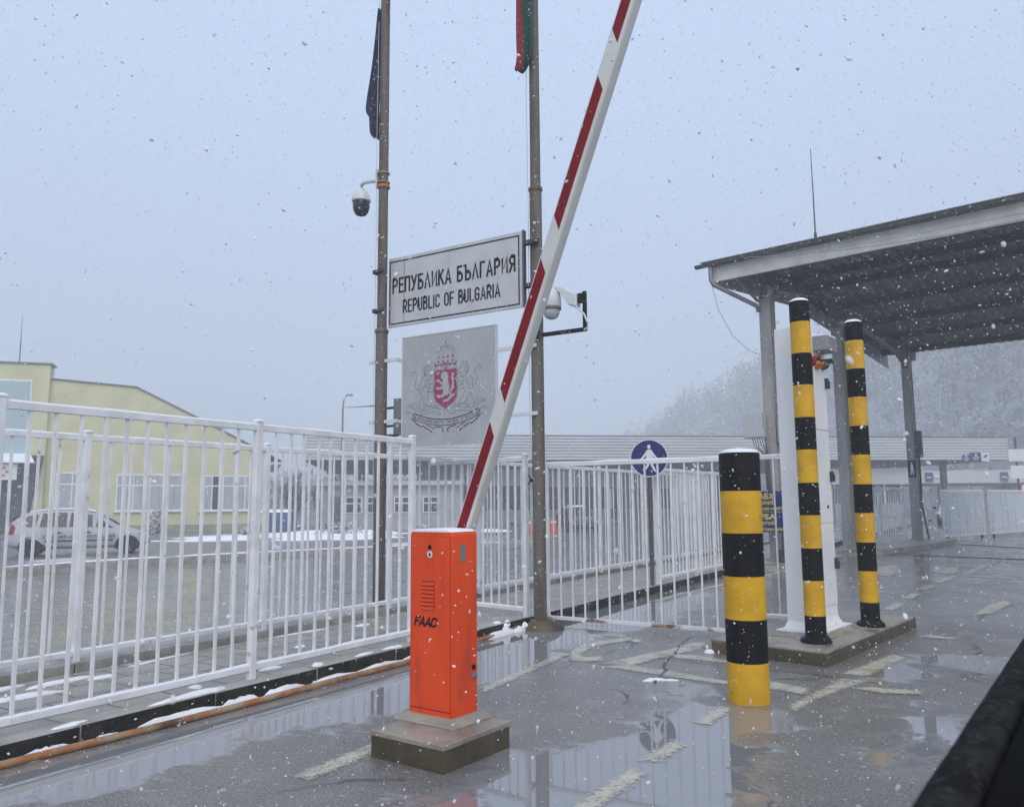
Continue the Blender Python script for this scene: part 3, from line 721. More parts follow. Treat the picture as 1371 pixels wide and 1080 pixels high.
# ------------------------------------------------------------------ concrete island with white cabinet  (frame turned 8.8 deg clockwise)
R8 = radians(-8.8)
isl = thing('concrete_island', 'low concrete traffic island carrying the white cabinet and two tall bollards', 'traffic island', (-1.5175, 7.5615, 0), R8)
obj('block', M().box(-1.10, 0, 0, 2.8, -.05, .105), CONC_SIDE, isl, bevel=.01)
obj('slab_top', M().box(-1.10, 0.0, 0, 2.8, .1055, .131), CONC, isl, bevel=.008)
cb = thing('equipment_cabinet', 'tall narrow white steel cabinet with signal lamps on its side, behind the striped bollards', 'cabinet', (-1.5175, 7.5615, .131), R8)
def Lc(m): return m
X0, X1, Y0, Y1 = -.625, -.375, .70, 1.40
obj('mortar_bed', M().loft([[(X0 - .12 - e, Y0 - .12 - e, z), (X1 + .12 + e, Y0 - .12 - e, z), (X1 + .12 + e, Y1 + .14 + e, z), (X0 - .12 - e, Y1 + .14 + e, z)] for e, z in ((.05, .001), (.0, .035))]), CONC, cb, bevel=.005)
obj('base_plate', M().box(X0 - .09, X1 + .10, Y0 - .08, Y1 + .1, .036, .05), WBOX, cb, bevel=.003)
TOPZ = 3.19 - .131
obj('cabinet_body', M().loft([[(X0 - e, Y0 - e, z), (X1 + e, Y0 - e, z), (X1 + e, Y1 + e, z), (X0 - e, Y1 + e, z)] for e, z in ((.035, .051), (.0, .13), (.0, TOPZ))]), WBOX, cb, bevel=.004)
for nm, z0, z1 in (('side_door', .25, 1.06), ('side_door', 1.075, 2.02), ('side_door', 2.035, TOPZ - .03)):
    d_ = obj(nm, M().box(X1 + .0005, X1 + .008, Y0 + .015, Y1 - .01, z0, z1), WBOX, cb, bevel=.003)
    obj('handle', M().box(X1 + .008, X1 + .045, Y1 - .05, Y1 - .02, (z0 + z1) / 2 - .05, (z0 + z1) / 2 + .06).box(X1 + .045, X1 + .055, Y1 - .055, Y1 - .015, (z0 + z1) / 2 - .05, (z0 + z1) / 2 + .03), DKSTEEL, d_, bevel=.003)
m = M()
for y in (Y0 + .2, Y0 + .55): m.lathe([(.018, 0), (.018, .006)], (X1 + .0085, y, 1.24), 12, 'x')
obj('keyhole', m, INK, cb)
jb = obj('junction_box', M().box(X1 + .0005, X1 + .16, Y0 + .36, Y0 + .66, 2.85, 3.0), GALV, cb, bevel=.004)
obj('snow_cap', M().box(X1 + .004, X1 + .156, Y0 + .364, Y0 + .656, 3.0005, 3.018), SNOW, jb, bevel=.008)
for nm, y, z, mt in (('red_lamp', Y0 + .24, 2.72, LAMPRED), ('amber_lamp', Y0 + .42, 2.695, LAMPAMB), ('green_lamp', Y0 + .60, 2.73, LAMPGRN)):
    r_ = .055 if nm != 'amber_lamp' else .036
    o = obj(nm, M().lathe([(r_, 0), (r_, .02), (r_ * .9, .05), (r_ * .6, .075), (.006, .085)], (X1 + .0005, y, z), 18, 'x'), mt, cb, smooth=True)
    hood = M(); rgs = []
    for x in (0, .11):
        rgs.append([(X1 + .001 + x, y + (r_ + .006) * cos(radians(a)), z + (r_ + .006) * sin(radians(a))) for a in range(10, 171, 16)] + [(X1 + .001 + x, y + (r_ + .003) * cos(radians(a)), z + (r_ + .003) * sin(radians(a))) for a in range(170, 9, -16)])
    obj('hood', hood.loft(rgs), mt, o)

# ------------------------------------------------------------------ flagpoles, flags, cameras, big signs
def pole(label, x, y, zb, joint, r0, r1, zt=9.4):
    t = thing('flagpole', label, 'pole', (x, y, 0), 0, 'rusty flagpoles')
    n = 14
    obj('lower_tube', M().lathe([(r0, zb - .1), (r0, joint - .01), (r1 + .006, joint)], (0, 0, 0), 20), RUSTPOLE, t, smooth=True)
    obj('upper_tube', M().lathe([(r1, joint), (r1 * .93, zt)], (0, 0, 0), 20), RUSTPOLE, t, smooth=True)
    obj('halyard', M().tube([(-r0 - .015, -.03, zb + .9)] + [(-r0 - .018 + .006 * sin(k * 1.7), -.03, 1.0 + k * (zt - 1.3) / 10) for k in range(11)], .0045, 5), ROPE, t)
    cl = M().lathe([(r0 + .006, 0), (r0 + .012, .01), (r0 + .012, .04), (r0 + .006, .05)], (0, 0, joint - .05), 20)
    obj('collar', cl, RUSTPOLE, t, smooth=True)
    return t
PLX, PLY, PRX, PRY = -7.0, 7.955, -4.745, 8.166
p1 = pole('rusty flagpole behind the white fence carrying the dark blue flag', PLX, PLY, .0, 3.72, .079, .066, 9.6)
p2 = pole('rusty flagpole standing at the kerb end by the gate carrying the tricolour flag', PRX, PRY, 0, 5.25, .075, .064, 9.4)
obj('footing', M().lathe([(.24, -.01), (.21, .05), (.15, .10), (.085, .13)], (.03, .03, 0), 14), CONC_SIDE, p2, smooth=True)
obj('cleat', M().box(-.1, -.07, -.05, .0, 1.68, 1.72).tube([(-.11, -.06, 1.64), (-.085, -.05, 1.70), (-.11, -.04, 1.76)], .012, 6), DKSTEEL, p2)
obj('footing', M().box(-.2, .2, -.16, .16, -.02, .04), RUST, p1, bevel=.01)
def flag(name, label, cols, outline, x, y, z, ph):
    """limp cloth: rows (z, left, right) with hanging pleats"""
    m = M(); n = 14; rings = []
    for r, (zz, l, rr) in enumerate(outline):
        ring = []
        for k in range(n + 1):
            t = k / n; px_ = l + (rr - l) * t
            py_ = .055 * sin(t * 9.5 + ph + r * .18) * (.35 + .65 * min(1, (rr - l) / .2)) + .02 * sin(t * 23 + r)
            ring.append((px_, py_, zz + .02 * sin(t * 7 + ph)))
        rings.append(ring)
    m.loft(rings, closed=False)
    nf = len(m.f)
    m.mi = [cols((i % n) / n, i // n / (len(rings) - 1)) for i in range(nf)]
    o = obj(name, m, [NAVY, FLAGR, FLAGG, FLAGW], smooth=True, loc=(x, y, z))
    md = o.modifiers.new('thick', 'SOLIDIFY'); md.thickness = .006
    s = o.modifiers.new('sub', 'SUBSURF'); s.levels = 1; s.render_levels = 2
    return tag(o, label, 'flag')
flag('flag', 'dark navy flag hanging limp from the rusty pole above the dome camera', lambda t, r: 0,
     [(8.3, -.10, -.03), (8.1, -.13, -.02), (7.7, -.18, -.02), (7.3, -.25, -.02), (6.95, -.36, -.02), (6.82, -.33, -.02), (6.75, -.26, -.02), (6.60, -.25, -.02), (6.45, -.24, -.02), (6.40, -.15, -.02)], PLX - .02, PLY - .02, 0, .5)
flag('flag', 'white green and red flag hanging limp in folds from the rusty pole by the gate', lambda t, r: 1 if t < .40 else (3 if (t > .66 and r < .36) else 2),
     [(8.8, -.12, .06), (8.4, -.15, .07), (8.0, -.20, .10), (7.7, -.20, .10), (7.4, -.195, .10), (7.1, -.19, .10), (6.9, -.185, .10), (6.8, -.19, .07), (6.74, -.195, -.04)], PRX - .01, PRY - .13, 0, 1.1)
# dome camera on the first pole
c1 = thing('dome_camera', 'white dome camera with a black dome hanging from the flagpole below the navy flag', 'security camera', (PLX, PLY, 0))
obj('arm', M().tube([(-.07, 0, 5.80), (-.25, 0, 5.82), (-.36, 0, 5.83), (-.40, 0, 5.80), (-.40, 0, 5.75)], .028, 10).box(-.085, -.062, -.07, .07, 5.70, 5.93), CAMWHITE, c1, smooth=True)
obj('strap', M().lathe([(.078, 0), (.086, .006), (.086, .02), (.078, .026)], (0, 0, 5.73), 20).lathe([(.078, 0), (.086, .006), (.086, .02), (.078, .026)], (0, 0, 5.86), 20).lathe([(.078, 0), (.088, .01), (.088, .03), (.078, .05)], (0, 0, 5.66), 20), RUST, c1, smooth=True)
obj('housing', M().lathe([(.03, .18), (.06, .165), (.10, .11), (.125, .05), (.132, .0), (.122, -.012)], (-.40, 0, 5.57), 28), CAMWHITE, c1, smooth=True)
obj('dome', M().lathe([(.116, 0), (.116, -.08), (.10, -.14), (.07, -.185), (.01, -.205)], (-.40, 0, 5.558), 28), DKGLASS, c1, smooth=True)
# bracketed camera on the second pole
c2 = thing('dome_camera', 'white dome camera on a black angled bracket beside the raised boom', 'security camera', (PRX, PRY - .0, 0))
obj('bracket', M().box(.06, .66, -.02, .02, 3.39, 3.435).box(.62, .66, -.0205, .0205, 3.436, 3.86).box(-.085, .085, -.085, -.07, 3.36, 3.46).box(.56, .62, -.03, .03, 3.73, 3.84), INK, c2, bevel=.003)
obj('arm', M().loft([[(x, y * w, z + h * q) for y, q in ((-1, -1), (1, -1), (1, 1), (-1, 1))] for x, z, w, h in ((.56, 3.76, .055, .075), (.45, 3.80, .05, .085), (.36, 3.90, .042, .05), (.29, 3.945, .04, .028), (.20, 3.94, .035, .025))]), CAMWHITE, c2, smooth=True, bevel=.012)
obj('housing', M().lathe([(.02, .16), (.07, .15), (.10, .12), (.112, .06), (.118, -.06), (.112, -.07)], (.20, 0, 3.80), 28), CAMWHITE, c2, smooth=True)
d_ = obj('dome', M().lathe([(.10, 0), (.095, -.05), (.07, -.095), (.03, -.115), (.005, -.118)], (.20, 0, 3.70), 28), DOMEG, c2, smooth=True)
obj('dome_ring', M().lathe([(.113, .03), (.117, .02), (.117, 0.0), (.105, -.006)], (.20, 0, 3.70), 28), DGALV, c2, smooth=True)
obj('cable', M().tube([(.50, -.03, 3.71), (.58, -.04, 3.66), (.65, -.04, 3.58), (.69, -.03, 3.48), (.68, -.03, 3.42), (.64, -.025, 3.40)], .012, 8), CAMWHITE, c2, smooth=True)

# country sign
def sign_frame(x0, x1, z0, z1, t, y): return M().box(x0, x1, y, y + t, z0, z1)
SX0, SX1, SZ0, SZ1 = -6.955, -4.855, 3.75, 4.69
sg = thing('country_sign', 'large grey sign reading Republic of Bulgaria in two alphabets between the rusty poles', 'sign', (0, 8.03, 0))
obj('panel', M().box(SX0, SX1, 0, .03, SZ0, SZ1), SIGNGREY, sg, bevel=.004)
ed = M()
e0, e1, w_ = .03, .0, .016
def ring_rect(m, x0, x1, z0, z1, w, y0, y1):
    m.box(x0, x1, y0, y1, z1 - w, z1); m.box(x0, x1, y0, y1, z0, z0 + w); m.box(x0, x0 + w, y0, y1, z0 + w, z1 - w); m.box(x1 - w, x1, y0, y1, z0 + w, z1 - w)
ring_rect(ed, SX0 + .02, SX1 - .045, SZ0 + .035, SZ1 - .045, .016, -.004, -.001); obj('border_line', ed, INK, sg)
obj('edge_frame', M().box(SX1 + .0005, SX1 + .02, -.012, .05, SZ0 - .005, SZ1 + .005), DGALV, sg)
obj('lettering', stroke_text('РЕПУБЛИКА БЪЛГАРИЯ', SX0 + .07, SX1 - .10, 4.20, 4.41, -.004, .125, .30), INK, sg)
obj('lettering', stroke_text('REPUBLIC OF BULGARIA', SX0 + .25, SX1 - .32, 3.92, 4.095, -.004, .12, .30), INK, sg)
obj('rust_streak', M().box(SX0 + .265, SX0 + .275, -.0032, -.0015, SZ0 + .04, SZ1 - .05), mat('rust_streak', (.30, .22, .12), .6), sg)
m = M()
for x in (.48, .83): m.box(SX0 + 2.1 * x, SX0 + 2.1 * x + .003, -.0015, -.0005, SZ0 + .04, SZ1 - .05)
obj('panel_seam', m, mat('seam', (.36, .38, .39), .5), sg)
for z in (4.50, 3.97):
    obj('bracket', M().box(SX1 + .02, PRX + .09, .0, .035, z + .02, z + .065).box(PRX - .085, PRX + .085, .035, .065, z + .01, z + .075), DKSTEEL, sg, bevel=.003)
    obj('clamp', M().box(PLX - .095, PLX + .10, -.165, -.15, z - .02, z + .02).box(PLX - .11, PLX - .083, -.15, .02, z - .025, z + .025), DKSTEEL, sg, bevel=.003)

# emblem panel
EX0, EX1, EZ0, EZ1 = -6.70, -5.25, 2.145, 3.58
em = thing('emblem_panel', 'grey panel bearing a crimson coat of arms, hung below the country sign', 'panel', (0, 8.03, 0))
obj('panel', M().box(EX0, EX1, 0, .025, EZ0, EZ1), PANELGREY, em, bevel=.003)
fr = M(); ring_rect(fr, EX0 - .012, EX1 + .014, EZ0 - .012, EZ1 + .012, .013, -.006, .03); obj('frame', fr, CAMWHITE, em)
for z, x0, x1 in ((3.27, PLX - .20, EX0 - .012), (2.47, PLX - .19, EX0 - .012), (3.255, EX1 + .014, PRX + .04), (2.45, EX1 + .014, PRX + .05)):
    obj('bracket', M().box(x0, x1, -.10 if x0 < -6.9 else .02, -.07 if x0 < -6.9 else .05, z, z + .045).box(x0 + (.46 if x0 < -6.9 else 0), x1, -.07, .02, z, z + .04) if x0 < -6.9 else M().box(x0, x1, .02, .05, z, z + .045), CAMWHITE, em, bevel=.002)
# --- crest artwork, u right, v up, metres, centre at shield
CU, CV = EX0 + .697, EZ0 + .735
CS = 1.06
def E(u, v, y=-.003): return (CU + u * CS, y, CV + v * CS)
def stroke(m, pts, w=.006, y=-.003):
    for i in range(len(pts) - 1):
        a, b = Vector((pts[i][0], pts[i][1])), Vector((pts[i + 1][0], pts[i + 1][1])); d = b - a
        if d.length < 1e-5: continue
        n = Vector((-d.y, d.x)).normalized() * w / 2; d = d.normalized() * w * .3
        a -= d; b += d
        yy = y - .00002 * (i % 5)
        m.add([E(*(a + n), yy), E(*(b + n), yy), E(*(b - n), yy), E(*(a - n), yy)], [(0, 1, 2, 3)])
def arc(cx, cy, r, a0, a1, n=16, ry=None): return [(cx + r * cos(radians(a0 + (a1 - a0) * k / n)), cy + (ry or r) * sin(radians(a0 + (a1 - a0) * k / n))) for k in range(n + 1)]
shield = [(-.165, .20), (-.15, .215), (-.05, .205), (0, .215), (.05, .205), (.15, .215), (.165, .20), (.17, .14), (.155, .09), (.168, 0), (.16, -.12), (.12, -.18), (.06, -.21), (0, -.255), (-.06, -.21), (-.12, -.18), (-.16, -.12), (-.168, 0), (-.155, .09), (-.17, .14)]
obj('shield', M().poly([E(u, v) for u, v in shield]), CRIMSON, em)
lion = M(); yl = -.0042
for P in ([(-.03, .19), (.02, .18), (.045, .14), (.04, .08), (.06, .0), (.05, -.08), (.02, -.10), (-.03, -.06), (-.05, .02), (-.04, .09), (-.07, .12), (-.065, .16)],   # head and body
          [(-.05, .06), (-.10, .10), (-.135, .10), (-.13, .075), (-.10, .07), (-.06, .03)], [(-.04, .02), (-.09, .0), (-.13, .015), (-.14, -.01), (-.11, -.025), (-.05, -.02)],
          [(-.02, -.06), (-.07, -.09), (-.12, -.08), (-.135, -.10), (-.10, -.125), (-.03, -.115), (.01, -.09)], [(.05, -.05), (.07, -.10), (.03, -.14), (-.03, -.15), (-.04, -.175), (.03, -.175), (.09, -.13), (.09, -.07)],
          [(.06, -.04), (.10, .0), (.10, .06), (.085, .10), (.095, .16), (.125, .17), (.13, .14), (.115, .12), (.125, .06), (.125, -.01), (.09, -.06)],
          [(.09, -.10), (.14, -.08), (.14, -.10), (.10, -.13)], [(-.11, .15), (-.075, .19), (-.14, .18)]):
    yl -= .0001; lion.poly([E(u, v, yl) for u, v in P])
obj('lion', lion, CRESTPALE, em)
cr = M()
for r in range(2):
    for k in range(4):
        u0, v0 = -.105 + .07 * k, .31 + .055 * r
        cr.poly([E(u0 + .021 * (1 if q % 2 == 0 else .45) * cos(q * pi / 4), v0 + .021 * (1 if q % 2 == 0 else .45) * sin(q * pi / 4)) for q in range(8)])
stroke(cr, arc(0, .235, .16, 20, 160, 14, .05), .012, -.0032); stroke(cr, [(-.15, .25), (-.16, .30), (-.13, .27)], .01); stroke(cr, [(.15, .25), (.16, .30), (.13, .27)], .01); stroke(cr, arc(0, .25, .025, 0, 360, 10), .01, -.0034)
stroke(cr, [(-.06, .24), (-.075, .285), (-.045, .26)], .008, -.0036); stroke(cr, [(.06, .24), (.075, .285), (.045, .26)], .008, -.0036)
obj('crown', cr, CRIMSON, em)
ln = M()
stroke(ln, arc(0, .40, .135, 0, 180, 16, .10), .004); stroke(ln, arc(0, .40, .10, 0, 180, 14, .08), .003); stroke(ln, [(0, .50), (0, .56)], .004); stroke(ln, [(-.02, .54), (.02, .54)], .004); stroke(ln, arc(0, .40, .05, 0, 180, 12, .09), .003)
stroke(ln, [(u * 1.06, v * 1.05) for u, v in shield] + [(shield[0][0] * 1.06, shield[0][1] * 1.05)], .004, -.0026)
sup = [  # one supporter lion and its branch, line by line (right side); mirrored for the other
 [(.22, .20), (.25, .27), (.30, .29), (.35, .27), (.37, .22), (.35, .17), (.37, .12), (.42, .06), (.43, -.02), (.40, -.10), (.42, -.16)],
 [(.22, .20), (.20, .17), (.23, .15), (.26, .16)], [(.24, .22), (.27, .22)], [(.26, .16), (.27, .10), (.25, .04), (.28, -.02), (.30, -.08), (.27, -.14)],
 [(.30, .10), (.25, .12), (.20, .10), (.19, .07), (.23, .06), (.29, .05)], [(.30, .02), (.25, .02), (.20, -.01), (.19, -.04), (.24, -.04), (.30, -.03)],
 [(.27, -.14), (.23, -.17), (.21, -.21), (.26, -.22), (.32, -.18), (.35, -.10)], [(.38, -.08), (.36, -.16), (.32, -.22), (.38, -.25), (.44, -.22), (.42, -.16)],
 [(.42, -.02), (.48, .02), (.50, .09), (.46, .15), (.49, .21), (.53, .23), (.55, .18), (.51, .16)], [(.28, .27), (.31, .21), (.29, .16)], [(.32, .27), (.35, .20), (.31, .13), (.33, .08)],
 [(.34, .24), (.33, .17), (.37, .15)], [(.30, .06), (.35, .02), (.36, -.04)], [(.33, .06), (.39, .01), (.39, -.06)],
 [(.06, -.26), (.16, -.23), (.28, -.25), (.40, -.27), (.50, -.24), (.58, -.20)], [(.10, -.29), (.22, -.28), (.34, -.30), (.46, -.31), (.56, -.28)],
 [(.50, -.24), (.53, -.18), (.58, -.16), (.56, -.21)], [(.46, -.25), (.47, -.19), (.51, -.15)], [(.56, -.28), (.61, -.25), (.64, -.27), (.59, -.30)], [(.48, -.31), (.53, -.35), (.58, -.34), (.53, -.31)], [(.40, -.30), (.44, -.35), (.50, -.37), (.46, -.32)], [(.02, -.27), (.08, -.32), (.16, -.32)], [(.20, -.25), (.25, -.20), (.31, -.22)], [(.12, -.25), (.15, -.20), (.20, -.23)], [(.33, -.27), (.36, -.22)], [(.58, -.20), (.62, -.17), (.60, -.22)]]
for sx_ in (1, -1):
    for q, P in enumerate(sup):
        sm_ = []
        for i in range(len(P) - 1):
            for k in range(3):
                t = k / 3; sm_.append((sx_ * (P[i][0] * (1 - t) + P[i + 1][0] * t) * .92 + .006 * sin(i * 3 + k + q), P[i][1] * (1 - t) + P[i + 1][1] * t + .005 * cos(i * 2 + k * 2)))
        sm_.append((sx_ * P[-1][0] * .92, P[-1][1])); stroke(ln, sm_, .0045, -.0028 - .00012 * (q % 6))
obj('supporters', ln, LINEINK, em)
rb = M()
stroke(rb, arc(0, .52, 1.02, 244, 296, 26, .90), .012); stroke(rb, arc(0, .52, 1.09, 243, 297, 26, .97), .008, -.0032)
stroke(rb, [(-.46, -.27), (-.49, -.31), (-.44, -.345)], .008, -.0034); stroke(rb, [(.46, -.27), (.49, -.31), (.44, -.345)], .008, -.0034)
for sx_ in (1, -1):
    stroke(rb, [(sx_ * .49, -.36), (sx_ * .42, -.42), (sx_ * .36, -.45)], .012, -.0036); stroke(rb, [(sx_ * .34, -.44), (sx_ * .26, -.485), (sx_ * .20, -.525)], .012, -.0036); stroke(rb, [(sx_ * .28, -.43), (sx_ * .20, -.47), (sx_ * .16, -.48)], .008, -.0036)
    stroke(rb, [(sx_ * .15, -.46), (sx_ * .06, -.47), (sx_ * .03, -.50), (sx_ * .04, -.535)], .010, -.0036)
obj('ribbon', rb, CRESTDARK, em)
mot = M(); ph = 'СЪЕДИНЕНИЕТО ПРАВИ СИЛАТА'
for k, ch in enumerate(ph):
    if ch == ' ': continue
    a = radians(247 + 46 * (k + .5) / len(ph)); cx, cz = 1.055 * cos(a), .52 + .935 * sin(a)
    q = text_mesh(ch, -.011, .011, -.017, .017, -.004, .01)
    th = a + pi / 2
    q.xf(lambda p: Vector(E(cx + p.x * cos(th) - p.z * sin(th), cz + p.x * sin(th) + p.z * cos(th), -.0042))); mot.add(q.v, q.f)
obj('lettering', mot, CRESTDARK, em)
ub = thing('utility_box', 'grey weatherproof box strapped to the rusty pole behind the emblem panel', 'electrical box', (-6.83, 8.16, 0), 0)
obj('case', M().box(-.09, .14, -.05, .12, 2.34, 2.81), GALV, ub, bevel=.006); obj('strap', M().box(-.27, -.09, -.03, .0, 2.44, 2.47).box(-.27, -.09, -.03, .0, 2.68, 2.71), DKSTEEL, ub)
fl = thing('floodlight', 'small dark floodlight fixed low on the rusty pole under the emblem panel', 'floodlight', (-6.84, 8.02, 0), 0)
obj('lamp_head', M().loft([[(x - .02, y, 2.285 + z) for x, y, z in ((-.06, -.07 + e, -.03), (.10, -.07 + e, -.03), (.10, -.02, .03), (-.06, -.02, .03))] for e in (0, .03)]).box(-.07, .09, -.075, .01, 2.30, 2.325), DKSTEEL, fl, bevel=.003); obj('arm', M().tube([(-.08, -.0, 2.28), (-.04, 0, 2.23), (.0, -.01, 2.26)], .012, 6), DKSTEEL, fl)

# round pedestrian sign
ps = thing('road_sign', 'round blue walking person sign on a grey post behind the gate', 'sign', (-5.03, 12.205, 0), YAW - .12)
obj('post', M().lathe([(.032, .0), (.032, 1.98)], (0, 0, 0), 12), DGALV, ps, smooth=True)
dk = obj('disc', M().lathe([(.298, .0), (.30, -.006), (.297, -.012)], (0, -.045, 2.125), 40, 'y'), BLUE, ps, smooth=True)
rim = M().lathe([(.302, .0), (.302, -.018), (.288, -.018), (.288, -.012)], (0, -.045, 2.125), 40, 'y', cap=False); obj('rim', rim, SIGNWHITE, dk, smooth=True)
pm_ = M(); yy = -.0585
def pp(P, yo=0): pm_.poly([(u, yy - yo, 2.125 + v) for u, v in P])
pp([(.028 * cos(k * pi / 6), .185 + .034 * sin(k * pi / 6)) for k in range(12)])
pp([(-.025, .14), (.03, .14), (.06, .05), (.075, -.02), (.045, -.05), (-.045, -.05), (-.055, .0)], .0002)
pp([(-.03, .135), (-.075, .07), (-.135, -.005), (-.15, -.03), (-.125, -.035), (-.06, .03), (-.03, .07)], .0004)
pp([(.035, .135), (.085, .06), (.13, .0), (.145, -.03), (.12, -.03), (.06, .04), (.03, .07)], .0006)
pp([(-.045, -.045), (.01, -.045), (-.005, -.12), (-.05, -.18), (-.10, -.20), (-.105, -.18), (-.065, -.155), (-.045, -.11)], .0008)
pp([(.0, -.045), (.045, -.045), (.06, -.11), (.095, -.18), (.11, -.215), (.08, -.215), (.05, -.17), (.02, -.11)], .0010)
obj('walking_figure', pm_, SIGNWHITE, dk)

# rusty pipe in the gutter
pipe = [(-4.905, 1.2, .035), (-4.895, 2.44, .03), (-4.83, 3.3, .032), (-4.82, 3.9, .03), (-4.80, 4.9, .034), (-4.785, 5.78, .03), (-4.84, 6.5, .035), (-4.88, 7.12, .03), (-4.92, 8.0, .04)]
tag(obj('pipe', M().tube([(-4.92, -3, .026)] + [(x, y, z - .008) for x, y, z in pipe], .023, 10), RUST, smooth=True), 'long rusty orange pipe lying in the gutter at the kerb foot', 'pipe')

# ------------------------------------------------------------------ canopy on the right
cy = thing('road_canopy', 'tall steel lane canopy with grey columns and a dark ribbed underside', 'canopy', (-4.5, 18.0, 0), R8)
cm = None
for (x, y) in ((0, 0), (0, 4.55), (0, 10.93), (13, 0), (13, 4.55), (13, 10.93)):
    c_ = M()
    c_.box(-.13, .13, -.14, -.125, .0, 6.2).box(-.13, .13, .125, .14, .0, 6.2).box(-.11, .11, -.125, .125, 0, 6.19)
    c_.box(-.2, .2, -.2, .2, .14, .165)
    o = obj('column', c_, COLUMN, cy, bevel=.004); o.location = (x, y, 0)
roofz = lambda y: 6.66 + (y + 1.0) * .0754 if y < 3.6 else 7.0068 - (y - 3.6) * .082
for xb in (0, 13):
    b_ = M(); pts = [(-.9, roofz(-.9) - .02), (-.9, 6.46), (-.14, 6.34), (-.14, 5.9), (.14, 5.9), (.5, 6.19), (3.3, 6.56), (3.7, 6.54), (4.35, 6.2), (4.42, 5.9), (4.68, 5.9), (4.75, 6.2), (5.4, 6.40), (7.0, 6.27), (9.9, 6.04), (10.75, 5.78), (10.8, 5.6), (11.06, 5.6), (11.1, 5.9), (11.8, 6.02), (11.8, roofz(11.8) - .02)]
    b_.loft([[(xb + x, y, z) for y, z in pts] for x in (-.09, .09)]); obj('beam', b_, DGALV, cy)
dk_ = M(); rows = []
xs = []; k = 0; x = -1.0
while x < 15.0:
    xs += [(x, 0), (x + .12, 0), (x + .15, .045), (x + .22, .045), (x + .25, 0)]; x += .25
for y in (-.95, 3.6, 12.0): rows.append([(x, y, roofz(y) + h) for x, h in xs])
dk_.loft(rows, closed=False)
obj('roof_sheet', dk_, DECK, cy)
obj('roof_top', M().loft([[(-1.05, y, roofz(y) + .05), (15.1, y, roofz(y) + .05), (15.1, y, roofz(y) + .075), (-1.05, y, roofz(y) + .075)] for y in (-1.05, 3.6, 12.1)]), ROOFTIN, cy)
for y in (.2, 1.9, 3.6, 5.5, 7.4, 9.3, 11.2):
    z = roofz(y)
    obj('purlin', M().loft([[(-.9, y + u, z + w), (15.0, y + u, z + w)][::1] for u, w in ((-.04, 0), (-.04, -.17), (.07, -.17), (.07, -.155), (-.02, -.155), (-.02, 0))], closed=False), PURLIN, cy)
fz = roofz(-1.0)
fs_ = [(-1.02, 6.34), (-1.02, 6.365), (-.975, 6.38), (-.975, 6.64), (-1.02, 6.66), (-1.02, 6.68), (-.955, 6.68), (-.955, 6.34)]
obj('fascia', M().loft([[(x, y, z - .10) for y, z in fs_] for x in (-.84, 15.1)]), FASCIA, cy)
obj('end_fascia', M().loft([[(-.86, y, roofz(y) - .45), (-.84, y, roofz(y) - .45), (-.84, y, roofz(y) - .02), (-.86, y, roofz(y) - .02)] for y in (-.95, 3.6, 12)]), FASCIA, cy)
gpts = [(.075 * cos(radians(a)), .075 * sin(radians(a))) for a in range(180, 361, 20)] + [(.085, .015), (.07, .0)]
gp = [(-.1 - .075 + .0, .0)]
gu = M().loft([[(x, -1.10 + u, 6.645 + w) for u, w in gpts + [(.06 * cos(radians(a)), .06 * sin(radians(a)) + .005) for a in range(360, 179, -20)]] for x in (-1.14, 15.2)])
obj('gutter', gu, DGALV, cy, smooth=True)
gb_ = M()
for k in range(8): gb_.box(-.1 + 2.1 * k, -.06 + 2.1 * k, -1.19, -1.015, 6.565, 6.68)
obj('gutter_strap', gb_, DKSTEEL, cy)
obj('downpipe', M().tube([(-.80, -1.07, 6.64), (-.80, -1.06, 6.28), (-.77, -1.02, 6.18), (-.14, -.22, 5.74), (-.12, -.19, 5.6)], .05, 10), GALV, cy, smooth=True)
obj('brace', M().obox((-.33, -.9, 6.33), (-.13, -.15, 5.85), .05, .05), GALV, cy)
an = thing('antenna', 'thin whip antenna standing on the front edge of the lane canopy', 'antenna', (-4.5, 18.0, 0), R8)
obj('whip', M().tube([(1.51, -.98, 6.74), (1.51, -.98, 7.7), (1.505, -.98, 8.66)], [.016, .012, .006], 6), DKSTEEL, an); obj('socket', M().lathe([(.03, 6.70), (.03, 6.85)], (1.51, -.98, 0), 8), DKSTEEL, an)
def wire(label, pts, r=.008, mt=GALV): return tag(obj('cable', M().tube(pts, r, 5), mt, smooth=True), label, 'cable')
def R(x, y, z):  # canopy frame to world
    return (-4.5 + x * cos(R8) - y * sin(R8), 18.0 + x * sin(R8) + y * cos(R8), z)
def sag(a, b, s, n=14): return [tuple(a[i] + (b[i] - a[i]) * k / n - (s * 4 * (k / n) * (1 - k / n) if i == 2 else 0) for i in range(3)) for k in range(n + 1)]
wire('slack pale cable sagging across the front of the lane canopy', sag(R(.15, -1.25, 6.56), R(9, -1.3, 6.55), .38))
wire('taut pale cable strung under the canopy edge', sag(R(.9, -1.22, 6.40), R(10, -1.25, 6.35), .08), .006)
wire('thin looped wire hanging beside the first canopy column', [R(-.80, -1.05, 6.2), R(-.72, -.9, 5.6), R(-.55, -.6, 5.05), R(-.3, -.3, 4.72), R(-.13, -.18, 4.65)], .005, DKSTEEL)
eb = thing('electrical_box', 'large grey electrical box on the first canopy column with cables below', 'electrical box', (-4.5, 18.0, 0), R8)
obj('case', M().box(-.51, -.07, -.36, -.16, 2.79, 3.33), mat('box_grey', (.46, .48, .49), .45), eb, bevel=.008)
obj('door', M().box(-.495, -.085, -.37, -.3605, 2.81, 3.31), mat('box_grey_door', (.48, .50, .51), .45), eb, bevel=.004)
